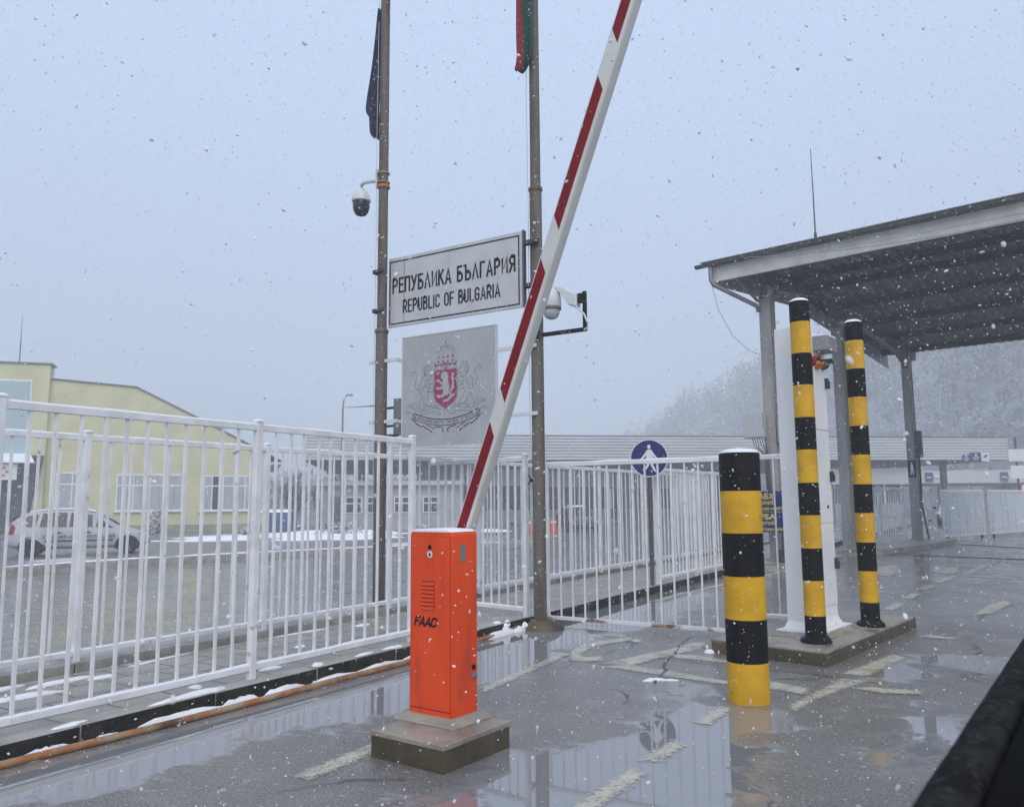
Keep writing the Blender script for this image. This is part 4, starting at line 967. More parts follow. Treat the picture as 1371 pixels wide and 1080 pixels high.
for k in range(6): obj('cable', M().tube([(-.36 + .055 * k, -.26, 2.79), (-.33 + .055 * k, -.24, 2.62 - .02 * (k % 3)), (-.14 + .02 * k, -.18, 2.42), (-.10 + .02 * k, -.16, 1.2)], .009, 6), DGALV, eb)
eb2 = thing('electrical_box', 'small grey electrical box on the far side of the first canopy column', 'electrical box', (-4.5, 18.0, 0), R8)
obj('case', M().box(.14, .36, -.12, .1, 2.68, 3.2), COLUMN, eb2, bevel=.006); obj('lid', M().box(.155, .345, -.13, -.1205, 2.70, 3.18), GALV, eb2, bevel=.004)
eb3 = thing('electrical_box', 'narrow dark box on the farthest canopy column above the small blue sign', 'electrical box', R(0, 10.93, 0), R8)
obj('case', M().box(.14, .30, -.1, .12, 2.75, 3.6), DGALV, eb3, bevel=.006); obj('conduit', M().tube([(.2, 0, 2.75), (.19, 0, 1.2), (.35, -.1, .15)], .03, 6), DKSTEEL, eb3)
s3 = thing('road_sign', 'small blue rectangular person sign strapped to the farthest canopy column', 'sign', R(0, 10.93, 0), R8)
obj('plate', M().box(-.12, .13, -.175, -.16, 2.12, 2.66), BLUE, s3, bevel=.003)
m = M(); m.poly([(-.02, -.178, 2.55), (.03, -.178, 2.55), (.03, -.178, 2.6), (-.02, -.178, 2.6)]); m.poly([(-.05, -.1782, 2.2), (-.02, -.1782, 2.2), (0, -.1782, 2.34), (.03, -.1782, 2.2), (.06, -.1782, 2.2), (.04, -.1782, 2.53), (-.03, -.1782, 2.53)]); obj('figure', m, SIGNWHITE, s3)
# kerbed islands below the canopy columns
def kisl(pts, lab):
    t = thing('concrete_island', lab, 'traffic island', (0, 0, 0))
    obj('block', M().slab(pts, -.05, .12), GREYCONC, t, bevel=.01); cx = sum(p[0] for p in pts) / len(pts); cy_ = sum(p[1] for p in pts) / len(pts)
    obj('slab_top', M().slab([(cx + (x - cx) * .995, cy_ + (y - cy_) * .995) for x, y in pts], .1205, .145), CONC, t, bevel=.008)
kisl([R(-.35, -1.1, 0)[:2], R(.55, -1.1, 0)[:2], R(.65, 2.4, 0)[:2], R(-.35, 2.4, 0)[:2]], 'concrete island under the first canopy column and the blue board')
kisl([R(-.35, 3.9, 0)[:2], R(.68, 5.0, 0)[:2], R(.9, 9.0, 0)[:2], R(.85, 12.2, 0)[:2], R(-.35, 12.2, 0)[:2]], 'long concrete island under the two farther canopy columns')
# blue disinfection board
bd = thing('notice_board', 'blue board with yellow vehicle disinfection notice in two languages behind the thick bollard', 'sign', (-4.60, 17.415, 0), R8)
obj('plate', M().box(-.50, .49, 0, .02, .765, 1.63), BLUE, bd, bevel=.003)
obj('post', M().lathe([(.03, .1), (.03, .764)], (.36, .02, 0), 10).box(.27, .45, -.07, .11, .10, .42), DKSTEEL, bd)
obj('post', M().lathe([(.03, .1), (.03, .764)], (-.36, .02, 0), 10).box(-.45, -.27, -.07, .11, .10, .42), DKSTEEL, bd)
m = M(); m.box(-.48, .47, -.003, -.001, 1.19, 1.198); obj('divider', m, SIGNYEL, bd)
for tx, x0, x1, z0, z1, bb in (('БАБХ', -.22, .23, 1.46, 1.58, .03), ('ВНИМАНИЕ!', -.22, .22, 1.34, 1.42, .02), ('Дезинфекция на МПС', -.42, .44, 1.215, 1.30, .02), ('BFSA', -.22, .25, 1.03, 1.15, .03), ('ATTENTION!', -.22, .22, .92, .99, .02), ('Disinfection of motor vehicles', -.46, .46, .80, .875, .02)):
    obj('lettering', text_mesh(tx, x0, x1, z0, z1, -.002, bb), SIGNYEL, bd)

# fences and white sheeted gates beyond the canopy
fence('railing_fence', 'white railing fence seen through the canopy columns at the far island', (-4.95, 25.3), (-2.84, 32.1), 5, .1, 1.80, .25, 1.75, .17, bw=.03, post_w=.09, topw=.06)
def sgate(label, a, b, h, warp):
    a, b = Vector((*a, 0)), Vector((*b, 0)); D = b - a
    t = thing('sheeted_gate', label, 'gate', (a.x, a.y, 0), atan2(D.y, D.x), 'white sheeted gates')
    L_ = D.length; f = M(); ring_rect(f, 0, L_, .12, h, .07, -.03, .03); f.box(L_ * .5, L_ * .5 + .05, -.029, .029, .19, h - .07); f.box(.07, L_ - .07, -.0285, .0285, .42, .47)
    obj('frame', f, WHITE, t)
    n = 60; obj('sheet', M().loft([[(.07 + (L_ - .14) * k / n, -.034 + .010 * (k % 2) + .01 * sin(k * .7), z) for k in range(n + 1)] for z in (.19, h - .09)], closed=False), mat('streaked_white_sheet', (.62, .66, .70), .5, col2=(.40, .43, .46), nscale=2.5, stretch=(3, 3, .25), mid=(.52, .68)), t)
    w = M()
    for x in (.3, L_ - .3): w.lathe([(.06, -.03), (.06, .03)], (x, 0, .06), 12, 'y')
    obj('roller', w, DKSTEEL, t)
    obj('snow_line', M().box(0, L_, -.028, .028, h + .001, h + .03), SNOW, t)
sgate('white sheeted sliding gate standing right of the canopy columns, its near end on the track', (-2.30, 31.6), (-1.15, 34.6), 1.72, 0)
sgate('white sheeted sliding gate continuing behind the first toward the frame edge', (-1.0, 34.9), (1.6, 42.5), 1.72, 1)

# ------------------------------------------------------------------ big canopy far behind
FL = Vector((-44.935, 42.429, 0)); FR = Vector((-.575, 80.316, 0)); FD = (FR - FL).normalized(); FANG = atan2(FD.y, FD.x); FLEN = (FR - FL).length
bc = thing('border_canopy', 'vast white ribbed roof of the border checkpoint spanning the far lanes', 'canopy', (FL.x, FL.y, 0), FANG)
prof = [(0, 4.62)]
nr = 8
for k in range(nr):
    z = 4.62 + (6.5 - 4.62) * k / nr; h = (6.5 - 4.62) / nr
    prof += [(-.10, z + .04), (-.10, z + h - .06), (0, z + h - .02)]
prof += [(0, 6.5), (.3, 6.5), (.3, 4.62)]
obj('fascia', M().loft([[(x, y, z) for y, z in prof] for x in (0, FLEN)]), RIBWHITE, bc)
obj('end_fascia', M().box(-.05, .15, .301, 22, 4.62, 6.5), RIBWHITE, bc)
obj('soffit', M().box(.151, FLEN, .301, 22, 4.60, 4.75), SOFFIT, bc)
obj('roof_deck', M().box(.151, FLEN, .301, 22, 6.3, 6.45), SNOW, bc)
obj('far_fascia', M().box(0, FLEN, 22.001, 22.2, 4.3, 6.5), RIBWHITE, bc)
obj('edge_strip', M().box(0, FLEN, -.12, .0, 6.505, 6.56), ROOFTIN, bc)
for k in range(8):
    for y in (3, 18): o = obj('column', M().box(-.2, .2, -.2, .2, -.7, 4.6), DGALV, bc); o.location = (4 + 7.2 * k, y, 0)
# smaller canopy further right, behind
b2_ = thing('border_canopy', 'smaller pale flat canopy in the haze behind the vast ribbed roof', 'canopy', (-14.7, 102.8, 0), FANG - .12)
obj('fascia', M().box(0, 45, 0, .3, 3.2, 4.7), RIBWHITE, b2_); obj('soffit', M().box(0, 45, .301, 12, 3.0, 3.2), SOFFIT, b2_); obj('roof_deck', M().box(0, 45, .301, 12, 4.5, 4.7), SNOW, b2_)
for k in range(6): o = obj('column', M().box(-.3, .3, -.3, .3, 0, 3.0), DGALV, b2_); o.location = (2 + 8 * k, 3, 0)
# little blue lane signs, white arrow panels and their lamps on the fascia
def lane_sign(label, x, z0, z1, w, mt, arrow):
    t = thing('lane_sign', label, 'sign', (FL.x, FL.y, 0), FANG, 'lane signs on the far canopy')
    obj('plate', M().box(x, x + w, -.22, -.16, z0, z1), mt, t)
    m = M(); zc = (z0 + z1) / 2; q = w * .3
    if arrow: m.poly([(x + w / 2 - q, -.222, zc), (x + w / 2 + q * .6, -.222, zc + q), (x + w / 2 + q, -.222, zc + q * .6), (x + w / 2, -.222, zc - q * .5)])
    else:
        m.box(x + w * .15, x + w * .85, -.222, -.221, zc - .07, zc - .01); m.box(x + w * .25, x + w * .75, -.222, -.221, zc - .2, zc - .15); m.box(x + w * .42, x + w * .62, -.2222, -.2212, zc + .06, zc + .25)
    obj('symbol', m, INK if arrow else SIGNWHITE, t)
lane_sign('smaller blue lane sign on the ribbed fascia, beside the larger blue one', 53.9, 4.5, 5.02, .66, BLUE, False)
lane_sign('larger blue lane sign on the ribbed fascia, next to the white arrow panel', 54.65, 4.5, 5.22, .95, BLUE, False)
lane_sign('white lane panel with a dark arrow on the ribbed fascia', 55.65, 4.5, 5.25, .72, SIGNWHITE, True)
def lane_sign2(label, x, w):
    t = thing('lane_sign', label, 'sign', (-14.7, 102.8, 0), FANG - .12, 'lane signs on the far canopy')
    obj('plate', M().box(x, x + w, -.15, -.1, 3.35, 4.45), BLUE, t); obj('symbol', M().box(x + w * .2, x + w * .8, -.152, -.151, 3.8, 3.95), SIGNWHITE, t)
    obj('panel', M().box(x + w + .1, x + w + 1.3, -.15, -.1, 3.8, 4.3), SIGNWHITE, t)
lane_sign2('blue lane sign on the smaller hazy canopy, the one near the last canopy column', 6.5, .9)
lane_sign2('blue lane sign on the smaller hazy canopy, the one toward the road post', 15.5, .9)

FW = Vector((-sin(YAW), cos(YAW), 0)); RT = Vector((cos(YAW), sin(YAW), 0))
def C(a, b, z=0): v = RT * a + FW * b; return (v.x, v.y, z)
# booths below the big canopy
def booth(label, a, b, w, d, h, gz_=-.3):
    t = thing('inspection_booth', label, 'booth', C(a, b, gz_), YAW + .1, 'inspection booths')
    obj('wall', M().box(0, w, 0, d, 0, 1.05), GREYWALL, t)
    gl = obj('window_band', M().box(.05, w - .05, .05, d - .05, 1.05, h - 1.35), DKGLASS, t)
    m = M(); n = max(2, int(w / 1.3))
    for k in range(n + 1): m.box(k * (w - .1) / n, k * (w - .1) / n + .1, -.02, .05, 1.05, h - 1.35)
    obj('mullion', m, PVC, t)
    obj('roof_band', M().box(-.3, w + .3, -.3, d + .3, h - 1.35, h), RIBWHITE, t)
booth('long pale inspection booth seen between the orange cabinet and the boom', -7.6, 67, 9.2, 3, 4.4)
booth('pale inspection booth seen right of the kerb flagpole through the gate bars', 2.9, 70, 5.6, 3, 4.3)
booth('pale inspection booth farther right behind the fence beyond the gate', 9.5, 73, 5, 3, 4.2)
booth('pale inspection booth behind the far railing under the canopy columns', 27, 68, 6, 3, 4.0, 0)
# grey office under the canopy
go = thing('office_building', 'low grey office with white framed windows below the left end of the ribbed roof', 'building', C(-15.1, 62, -.6), YAW + .04)
obj('wall', M().box(0, 11, 0, 6, 0, 3.35), GREYWALL, go)
obj('roof', M().box(-.35, 11.35, -.5, 6.4, 3.351, 3.7), mat('roof_slab', (.5, .52, .53), .7), go)
obj('door', M().box(1.0, 1.95, -.06, -.001, 0.0, 2.55), mat('dark_door', (.07, .065, .055), .4), go)
obj('door', M().box(-.02 + .05, .55, -.05, -.001, 0.0, 2.4), mat('darker_door', (.10, .095, .085), .4), go)
for x in (2.3, 3.95, 6.0, 8.2):
    w = obj('window', M().box(x, x + 1.25, -.08, -.001, 1.25, 2.5), PVC, go)
    q = M()
    for i in range(2):
        for j in range(2): q.box(x + .08 + i * .57, x + .60 + i * .57, -.09, -.081, 1.33 + j * .72, 1.33 + (.62 if j == 0 else .37) + j * .72)
    obj('pane', q, DKGLASS, w)

# ------------------------------------------------------------------ yellow building
YB_A = YAW + radians(18)
yb = thing('yellow_building', 'pale yellow rendered building with a sloping roofline and white windows beyond the road', 'building', C(-16.6, 57.0, -.46), YB_A)
# local x grows right; x=0 near the right end, leftwards negative; y back
out = [(-16, 0), (-.5, 0), (-.5, 5.22), (-5.54, 7.85), (-9.36, 9.78), (-14.4, 10.13), (-16, 10.2)]
obj('wall', M().prism(out, 0, 14), STUCCO, yb)
obj('tower', M().box(-30, -14.53, -.4, .8, 0, 11.05), STUCCO, yb)
obj('tower_cap', M().box(-30, -14.40, -.5, .9, 11.051, 11.16), ROOFTIN, yb)
rf = M()
for (a, b) in (((.25, 4.83), (-5.54, 7.85)), ((-5.54, 7.85), (-9.36, 9.78)), ((-9.36, 9.78), (-14.5, 10.14))):
    a = Vector((a[0], 0, a[1])); b = Vector((b[0], 0, b[1])); n = Vector((-(b - a).z, 0, (b - a).x)).normalized(); n = n if n.z > 0 else -n
    rf.loft([[tuple(p + n * h + Vector((0, y, 0))) for p, h in ((a, .01), (b, .01), (b, .09), (a, .09))] for y in (-.12, 14.2)])
obj('roof', rf, ROOFTIN, yb)
obj('plinth', M().box(-14.5, -.48, -.04, -.001, -.3, .54), PLINTH, yb)
obj('eave', M().box(-.499, .25, -.1, 14, 4.62, 4.82), FASCIA, yb)
def win(x0, x1, z0, z1, cols, dark=None, split=.3, y=0):
    w = obj('window', M().box(x0, x1, y - .05, y - .001, z0, z1), PVC, yb)
    obj('sill', M().box(x0 - .1, x1 + .1, y - .2, y - .001, z0 - .08, z0 - .002), PVC, w)
    sw = (x1 - x0 - .08) / cols
    for k in range(cols):
        q = M(); xa, xb = x0 + .08 + k * sw, x0 + (k + 1) * sw
        zs = z1 - (z1 - z0) * split
        q.box(xa, xb, y - .065, y - .051, z0 + .08, zs - .05); q.box(xa, xb, y - .065, y - .051, zs + .05, z1 - .08)
        obj('pane', q, DKGLASS if k in (dark or ()) else CURTAIN, w)
win(-13.9, -11.95, 1.48, 4.05, 2)
win(-10.3, -6.2, 1.48, 3.93, 4)
win(-5.06, -1.40, 1.46, 3.86, 5, dark=(1,))
gz_ = obj('glazing', M().box(-24, -15.5, -.45, -.401, 5.1, 10.0), PVC, yb)
for i in range(4):
    q = M()
    for j in range(3): q.box(-23.9 + 2.1 * i, -21.88 + 2.1 * i, -.465, -.451, 5.2 + 1.6 * j, 6.7 + 1.6 * j)
    obj('pane', q, PALEGLASS, gz_)
obj('entrance_cladding', M().prism([(-16.9, 0), (-15.3, 0), (-15.1, 2.0), (-14.56, 5.1), (-16.9, 5.1)], -.6, -.402), STONECLAD, yb)
dr = obj('entrance_door', M().box(-20, -16.95, -.6, -.402, 0, 3.4), PVC, yb)
EGL = mat('entrance_glass', (.05, .065, .065), .1)
for xa, xb, za, zb in ((-19.85, -18.6, .15, 2.5), (-18.4, -17.1, .15, 2.5), (-19.85, -17.1, 2.65, 3.3)): obj('pane', M().box(xa, xb, -.615, -.601, za, zb), EGL, dr)
obj('entrance_canopy', M().loft([[(-21, -2.0, 4.55), (-14.75, -2.0, 4.55), (-14.75, -2.0, 4.63), (-21, -2.0, 4.63)], [(-21, -.41, 5.15), (-15.4, -.41, 5.15), (-15.4, -.41, 5.25), (-21, -.41, 5.25)]]), SNOW, yb)
es = thing('shop_sign', 'white sign with an orange emblem hung below the entrance canopy of the yellow building', 'sign', C(-16.6, 57.0, -.46), YB_A)
obj('plate', M().box(-19.6, -15.75, -1.7, -1.62, 3.5, 4.5), SIGNWHITE, es)
q = M(); yy_ = -1.705
for k in range(6): q.poly([(-16.7 + .42 * cos(k * 1.05) + .15 * cos(j), yy_ - .001 * k, 4.0 + .27 * sin(k * 1.05) + .1 * sin(j)) for j in (0, 1, 2, 3, 4, 5)])
obj('emblem', q, mat('orange_print', (.55, .14, .06), .5), es)
for x0_, x1_, z0_ in ((-18.6, -17.6, 4.2), (-18.4, -17.7, 3.95), (-18.2, -17.8, 3.68)): obj('print_line', M().box(x0_, x1_, -1.706, -1.702, z0_, z0_ + .1), INK, es)
an2 = thing('antenna', 'thin antenna mast on the roof of the yellow building', 'antenna', C(-16.6, 57.0, -.46), YB_A)
obj('mast', M().tube([(-16.51, .3, 11.1), (-16.5, .3, 12.8)], .035, 6), DKSTEEL, an2); obj('whip', M().tube([(-16.5, .3, 12.8), (-16.5, .3, 14.4)], [.025, .012], 6), DKSTEEL, an2)

# ------------------------------------------------------------------ cars
def car(label, loc, rotz, paint, police=False, detail=True):
    """x forward, length 4.27, right side = -y"""
    t = thing('parked_car', label, 'car', loc, rotz, 'cars beyond the fence'); t.scale = (1.02, 1, .93)
    # stations: x, zbot, zbelt, zroof, half width, half roof width
    ST = [(-2.13, .45, .80, .86, .70, .60), (-2.08, .33, .92, 1.02, .80, .64), (-1.92, .28, .97, 1.34, .84, .60), (-1.60, .25, .98, 1.56, .86, .61), (-.9, .22, .97, 1.65, .87, .63), (-.1, .22, .95, 1.65, .87, .63), (.55, .22, .93, 1.52, .87, .60), (1.05, .22, .92, 1.12, .86, .62), (1.35, .23, .90, .96, .85, .66), (1.75, .25, .80, .84, .82, .66), (2.02, .30, .64, .68, .74, .60), (2.13, .40, .55, .58, .62, .5)]
    rings = []
    for x, zb, zk, zr, w, wr in ST:
        half = [(w * .90, zb), (w * .985, zb + .14), (w, (zb + zk) / 2), (w * .96, zk), (wr + (w - wr) * .1, zr - .06 if zr - zk > .1 else zk + (zr - zk) * .7), (wr * .6, zr)]
        rings.append([(x, -y, z) for y, z in half] + [(x, y, z) for y, z in half[::-1]])
    obj('body', M().loft(rings), paint, t, smooth=True, sub=2)
    def side(x, f, s, off=.012):
        for i in range(len(ST) - 1):
            if ST[i][0] <= x <= ST[i + 1][0]: break
        q = (x - ST[i][0]) / (ST[i + 1][0] - ST[i][0]); zb, zk, zr, w, wr = [ST[i][k] * (1 - q) + ST[i + 1][k] * q for k in range(1, 6)]
        y = (w * .96) * (1 - f) + (wr + (w - wr) * .1) * f; z = zk * (1 - f) + (zr - .06) * f
        return (x, s * (y + off), z + .004)
    for s in (-1, 1):
        for P in (((-1.72, .14), (-1.28, .10), (-1.22, .86), (-1.52, .80)), ((-1.18, .10), (-.42, .10), (-.42, .88), (-1.10, .88)), ((-.34, .10), (.34, .12), (.30, .86), (-.30, .88)), ((.42, .14), (.95, .2), (.52, .80))):
            fine = []
            for i in range(len(P)):
                a, b = P[i], P[(i + 1) % len(P)]
                for k in range(3): fine.append(side(a[0] + (b[0] - a[0]) * k / 3, a[1] + (b[1] - a[1]) * k / 3, s))
            obj('side_window', M().poly(fine), DKGLASS, t)
        for x in (-.62, .22):
            obj('door_handle', M().box(x - .09, x + .07, s * .855 - .02, s * .855 + .02, .80, .835), TRIM, t, bevel=.005)
        obj('wing_mirror', M().loft([[(.55 + dx, s * (.86 + dy), .98 + dz) for dx, dz in ((-.06, -.06), (.06, -.05), (.05, .07), (-.05, .08))] for dy in (0.02, .2)]), TRIM, t, bevel=.02)
        obj('rub_strip', M().box(-1.0, .95, s * .868 - .012, s * .868 + .012, .50, .565), GREENINK if police else TRIM, t, bevel=.006)
        obj('tail_lamp', M().loft([[(x, s * y, z) for x, y, z in ((-1.98, .80, .80), (-1.90, .858, .80), (-1.86, .82, 1.10), (-1.93, .74, 1.12))], [(x, s * y, z) for x, y, z in ((-2.02, .82, .80), (-1.90, .885, .80), (-1.86, .845, 1.10), (-1.97, .75, 1.12))]]), LAMPRED, t)
        obj('headlamp', M().loft([[(x, s * y, z) for x, y, z in ((1.80, .79, .66), (2.02, .64, .60), (2.0, .62, .70), (1.72, .77, .80))], [(x + .02, s * (y + .03), z) for x, y, z in ((1.80, .79, .66), (2.02, .64, .60), (2.0, .62, .70), (1.72, .77, .80))]]), DOMEG, t)
    obj('windscreen', M().poly([(1.14, -.6, 1.0), (1.14, .6, 1.0), (.62, .52, 1.49), (.62, -.52, 1.49)]).xf(lambda p: Vector((p.x + .06, p.y, p.z + .03))), DKGLASS, t)
    obj('rear_window', M().poly([(-2.07, -.56, 1.06), (-2.07, .56, 1.06), (-1.72, .52, 1.5), (-1.72, -.52, 1.5)]).xf(lambda p: Vector((p.x - .05, p.y, p.z + .02))), DKGLASS, t)
    obj('bumper', M().loft([[(-2.06, -.80, z), (-2.2, -.6, z), (-2.24, 0, z), (-2.2, .6, z), (-2.06, .80, z)] for z in (.38, .60)], closed=False), TRIM if not police else CARWHITE, t, smooth=True)
    obj('number_plate', M().box(-2.262, -2.248, -.26, .26, .66, .77), SIGNWHITE, t)
    for x in (-1.38, 1.38):
        for s in (-1, 1):
            wh = obj('wheel', M().lathe([(.19, -.09), (.29, -.095), (.315, -.06), (.315, .06), (.29, .095), (.19, .09)], (x, s * .78, .315), 28, 'y'), TYRE, t, smooth=True)
            rm = M().lathe([(.195, .085), (.18, .075), (.05, .07), (.01, .085)], (x, s * .78, .315), 24, 'y') if s > 0 else M().lathe([(.195, -.085), (.18, -.075), (.05, -.07), (.01, -.085)], (x, s * .78, .315), 24, 'y')
            obj('rim', rm, ALLOY, wh, smooth=True)
            sp_ = M()
            for k in range(5):
                a = k * 2 * pi / 5; sp_.add([(x + r * cos(a + da), s * .868, .315 + r * sin(a + da)) for r, da in ((.07, -.3), (.16, -.22), (.16, .22), (.07, .3))], [(0, 1, 2, 3)])
            obj('spoke_gap', sp_, TYRE, wh)
            ar = M().poly([(x + .37 * cos(radians(a)), s * .852, .32 + .37 * sin(radians(a))) for a in range(-20, 201, 12)]); obj('wheel_arch', ar, TYRE, t)
    if police:
        q = text_mesh('ГРАНИЧНА ПОЛИЦИЯ', -1.05, 1.0, .60, .735, -.892, .012); obj('lettering', q, GREENINK, t)
    if detail: obj('snow_layer', M().loft([[(x, y * w, z) for y, z in ((-1, zr - .01), (-.6, zr + .03), (.6, zr + .03), (1, zr - .01))] for x, w, zr in ((-1.5, .42, 1.56), (-.9, .46, 1.645), (-.1, .46, 1.645), (.4, .44, 1.55))], closed=False), SNOW, t, smooth=True)
    return t
car('white border police hatchback parked on the far pavement before the yellow building', (-27.2, 15.75, -.21), atan2(.838, .545), CARWHITE, True)
car('dark car parked facing the fence under the far checkpoint roof', C(3.7, 47, -.35), YAW - pi / 2 + .15, CARDARK)
car('silver car with a snowy bonnet behind the far white railing', C(24.5, 45, -.0), YAW - pi / 2 - .5, mat('silver_paint', (.42, .44, .46), .3, .3))
# orange plastic road barriers
for i, (a, b, lab) in enumerate(((.85, 46.5, 'orange plastic road barrier just left of the kerb flagpole'), (2.35, 47.5, 'orange plastic road barrier just right of the kerb flagpole'))):
    t = thing('road_barrier', lab, 'road barrier', C(a, b, -.3), YAW, 'orange road barriers')
    obj('shell', M().prism([(-.3, 0), (.3, 0), (.3, .12), (.2, .3), (.14, .8), (-.14, .8), (-.2, .3), (-.3, .12)], -.4, .4), ORPLASTIC, t, bevel=.03)
    obj('white_band', M().box(-.165, .165, -.403, -.401, .5, .62), SIGNWHITE, t)
wb = thing('waste_container', 'blue waste container standing beside the yellow building end', 'container', C(-15.6, 54, -.5), YAW)
obj('bin_body', M().loft([[(-.75, -.5, 0), (.75, -.5, 0), (.75, .5, 0), (-.75, .5, 0)], [(-.95, -.6, 1.35), (.95, -.6, 1.35), (.95, .6, 1.35), (-.95, .6, 1.35)]]), BINBLUE, wb, bevel=.03)
obj('lid', M().loft([[(-1, y, z) , (1, y, z)] for y, z in ((-.65, 1.36), (-.4, 1.55), (.4, 1.55), (.65, 1.36), (-.65, 1.355))], closed=False), SNOW, wb)
wm = M()
for sx_ in (-.6, .6):
    for sy_ in (-.4, .4): wm.lathe([(.1, -.03), (.1, .03)], (sx_, sy_, .05), 10, 'y')
obj('castor', wm, TYRE, wb)
# lamp post in the distance and its cable
lp = thing('street_lamp', 'tall thin street lamp beyond the fences left of the emblem panel', 'street lamp', C(-12.7, 60, -.5), YAW)
obj('pole', M().tube([(0, 0, 0), (0, 0, 5), (0, 0, 9.0), (.06, 0, 9.6), (.25, 0, 9.95)], [.11, .08, .06, .05, .045], 8), DGALV, lp, smooth=True)
obj('lamp_head', M().box(.2, .72, -.12, .12, 9.93, 10.05), DGALV, lp, bevel=.03)
wire('overhead cable running from the distant street lamp to the rusty pole', sag(C(-12.7, 60, 8.55), (PLX, PLY + .08, 2.72), .0), .012, DKSTEEL)
# post with panels and a round limit sign near the frame edge
gp_ = thing('road_sign', 'grey post with white panels and a round red bordered sign beyond the sheeted gates', 'sign', C(29.4, 47, 0), YAW)
obj('post', M().lathe([(.06, 0), (.06, 5.0)], (0, 0, 0), 10), DGALV, gp_)
obj('panel', M().box(-.5, .55, -.1, -.07, 3.55, 4.25), SIGNWHITE, gp_); obj('panel', M().box(-.45, .6, -.1, -.07, 2.55, 3.3), SIGNWHITE, gp_)
d_ = obj('disc', M().lathe([(.33, 0), (.33, -.02)], (.33, -.09, 2.0), 28, 'y'), LAMPRED, gp_); obj('disc_face', M().lathe([(.24, -.021), (.24, -.024)], (.33, -.09, 2.0), 28, 'y'), SIGNWHITE, d_)

# ------------------------------------------------------------------ trees, bushes, hill
def tree(label, loc, h, seed, spread=.5, dens=1.0, group='snowy bare trees'):
    rnd = random.Random(seed); t = thing('bare_tree', label, 'tree', loc, 0, group)
    tr = M(); tw = M()
    def grow(p, d, l, r, lev):
        n = 4; pts = [p]; q = p.copy(); dd = d.copy()
        for k in range(n):
            dd = (dd + Vector((rnd.uniform(-.18, .18), rnd.uniform(-.18, .18), rnd.uniform(-.02, .14)))).normalized(); q = q + dd * (l / n); pts.append(q.copy())
        tr.tube(pts, [r * (1 - .55 * k / n) for k in range(n + 1)], 6 if lev == 0 else 4, cap=False)
        if lev >= 3 or l < .25:
            return
        nc = (7, 5, 5)[lev]
        for k in range(int(nc * dens)):
            f = rnd.uniform(.3, 1); b = pts[min(n, int(f * n))]
            a = rnd.uniform(0, 2 * pi); el = rnd.uniform(.25, 1.0)
            nd = Vector((cos(a) * cos(el), sin(a) * cos(el), sin(el)))
            nd = (nd * spread * 1.6 + dd * .6).normalized()
            grow(b, nd, l * rnd.uniform(.42, .62), r * .45, lev + 1)
        if lev >= 1:
            for k in range(int(95 * dens)):
                b = pts[rnd.randint(1, n)]; a = rnd.uniform(0, 2 * pi); nd = Vector((cos(a), sin(a), rnd.uniform(-.2, 1.1))).normalized(); L_ = rnd.uniform(.15, .55) * h / 7
                s_ = nd.cross(Vector((0, 0, 1))).normalized() * rnd.uniform(.012, .03) * h / 7
                off = Vector((rnd.uniform(-.2, .2), rnd.uniform(-.2, .2), rnd.uniform(-.2, .2)))
                c = b + off
                tw.add([c - s_, c + s_, c + nd * L_], [(0, 1, 2)], rnd.random() < .74)
    grow(Vector((0, 0, -.3)), Vector((0, 0, 1)), h * .55, h * .02, 0)
    obj('trunk', tr, BARK, t, smooth=True); obj('crown', tw, [TWIG, FROST], t)
    return t
for i, (a, b, h, lab) in enumerate(((-20.5, 75, 7.6, 'snowy bare tree behind the right end of the yellow building'), (-18.0, 68, 5.6, 'smaller frosted tree between the yellow building and the office'), (-15.6, 72, 7.2, 'tall frosted tree left of the grey office'), (-12.4, 76, 6.2, 'frosted tree rising behind the grey office roof'), (-7.5, 86, 7.4, 'dense frosted tree behind the office windows'), (-19.2, 80, 6.6, 'broad frosted tree behind the blue waste container'), (-22.5, 84, 7.4, 'frosted tree half hidden by the yellow building eave'), (-10.2, 88, 8.0, 'tall frosted tree above the office door'))):
    tree(lab, C(a, b, -.6), h, 30 + i)
def bush(label, loc, r, h, seed):
    rnd = random.Random(seed); t = thing('bush', label, 'bush', loc, 0, 'snow covered bushes'); m = M(); st = M()
    for k in range(9):
        a = rnd.uniform(0, 6.28); st.tube([(0, 0, -.05), (r * .3 * cos(a), r * .3 * sin(a), h * .5), (r * .7 * cos(a), r * .7 * sin(a), h * .85)], [.02, .014, .006], 4)
    for k in range(420):
        a = rnd.uniform(0, 6.28); e = rnd.random() ** .5; zz = rnd.random(); q = sqrt(max(0, 1 - zz * zz * .9)) * e
        c = Vector((r * q * cos(a), r * q * sin(a), h * zz)); n1 = Vector((rnd.uniform(-1, 1), rnd.uniform(-1, 1), rnd.uniform(-1, 1))) * .12; n2 = Vector((rnd.uniform(-1, 1), rnd.uniform(-1, 1), rnd.uniform(-.5, 1))) * .10
        m.add([c, c + n1, c + n1 + n2, c + n2], [(0, 1, 2, 3)], rnd.random() < (.35 + .5 * zz))
    obj('stems', st, BARK, t); obj('foliage', m, [BUSH, FROST], t)
bush('snow covered bush in front of the grey office door', C(-9.3, 44, -.42), 1.3, .8, 1)
bush('snow covered low bush right of the rusty pole before the office', C(-4.9, 44, -.42), .9, .6, 2)
bush('dark leafed bush behind the police car bonnet', C(-22.9, 52.3, -.45), .7, 1.5, 3)
bush('small snowy bush by the blue waste container', C(-14.6, 45, -.42), .7, .5, 4)

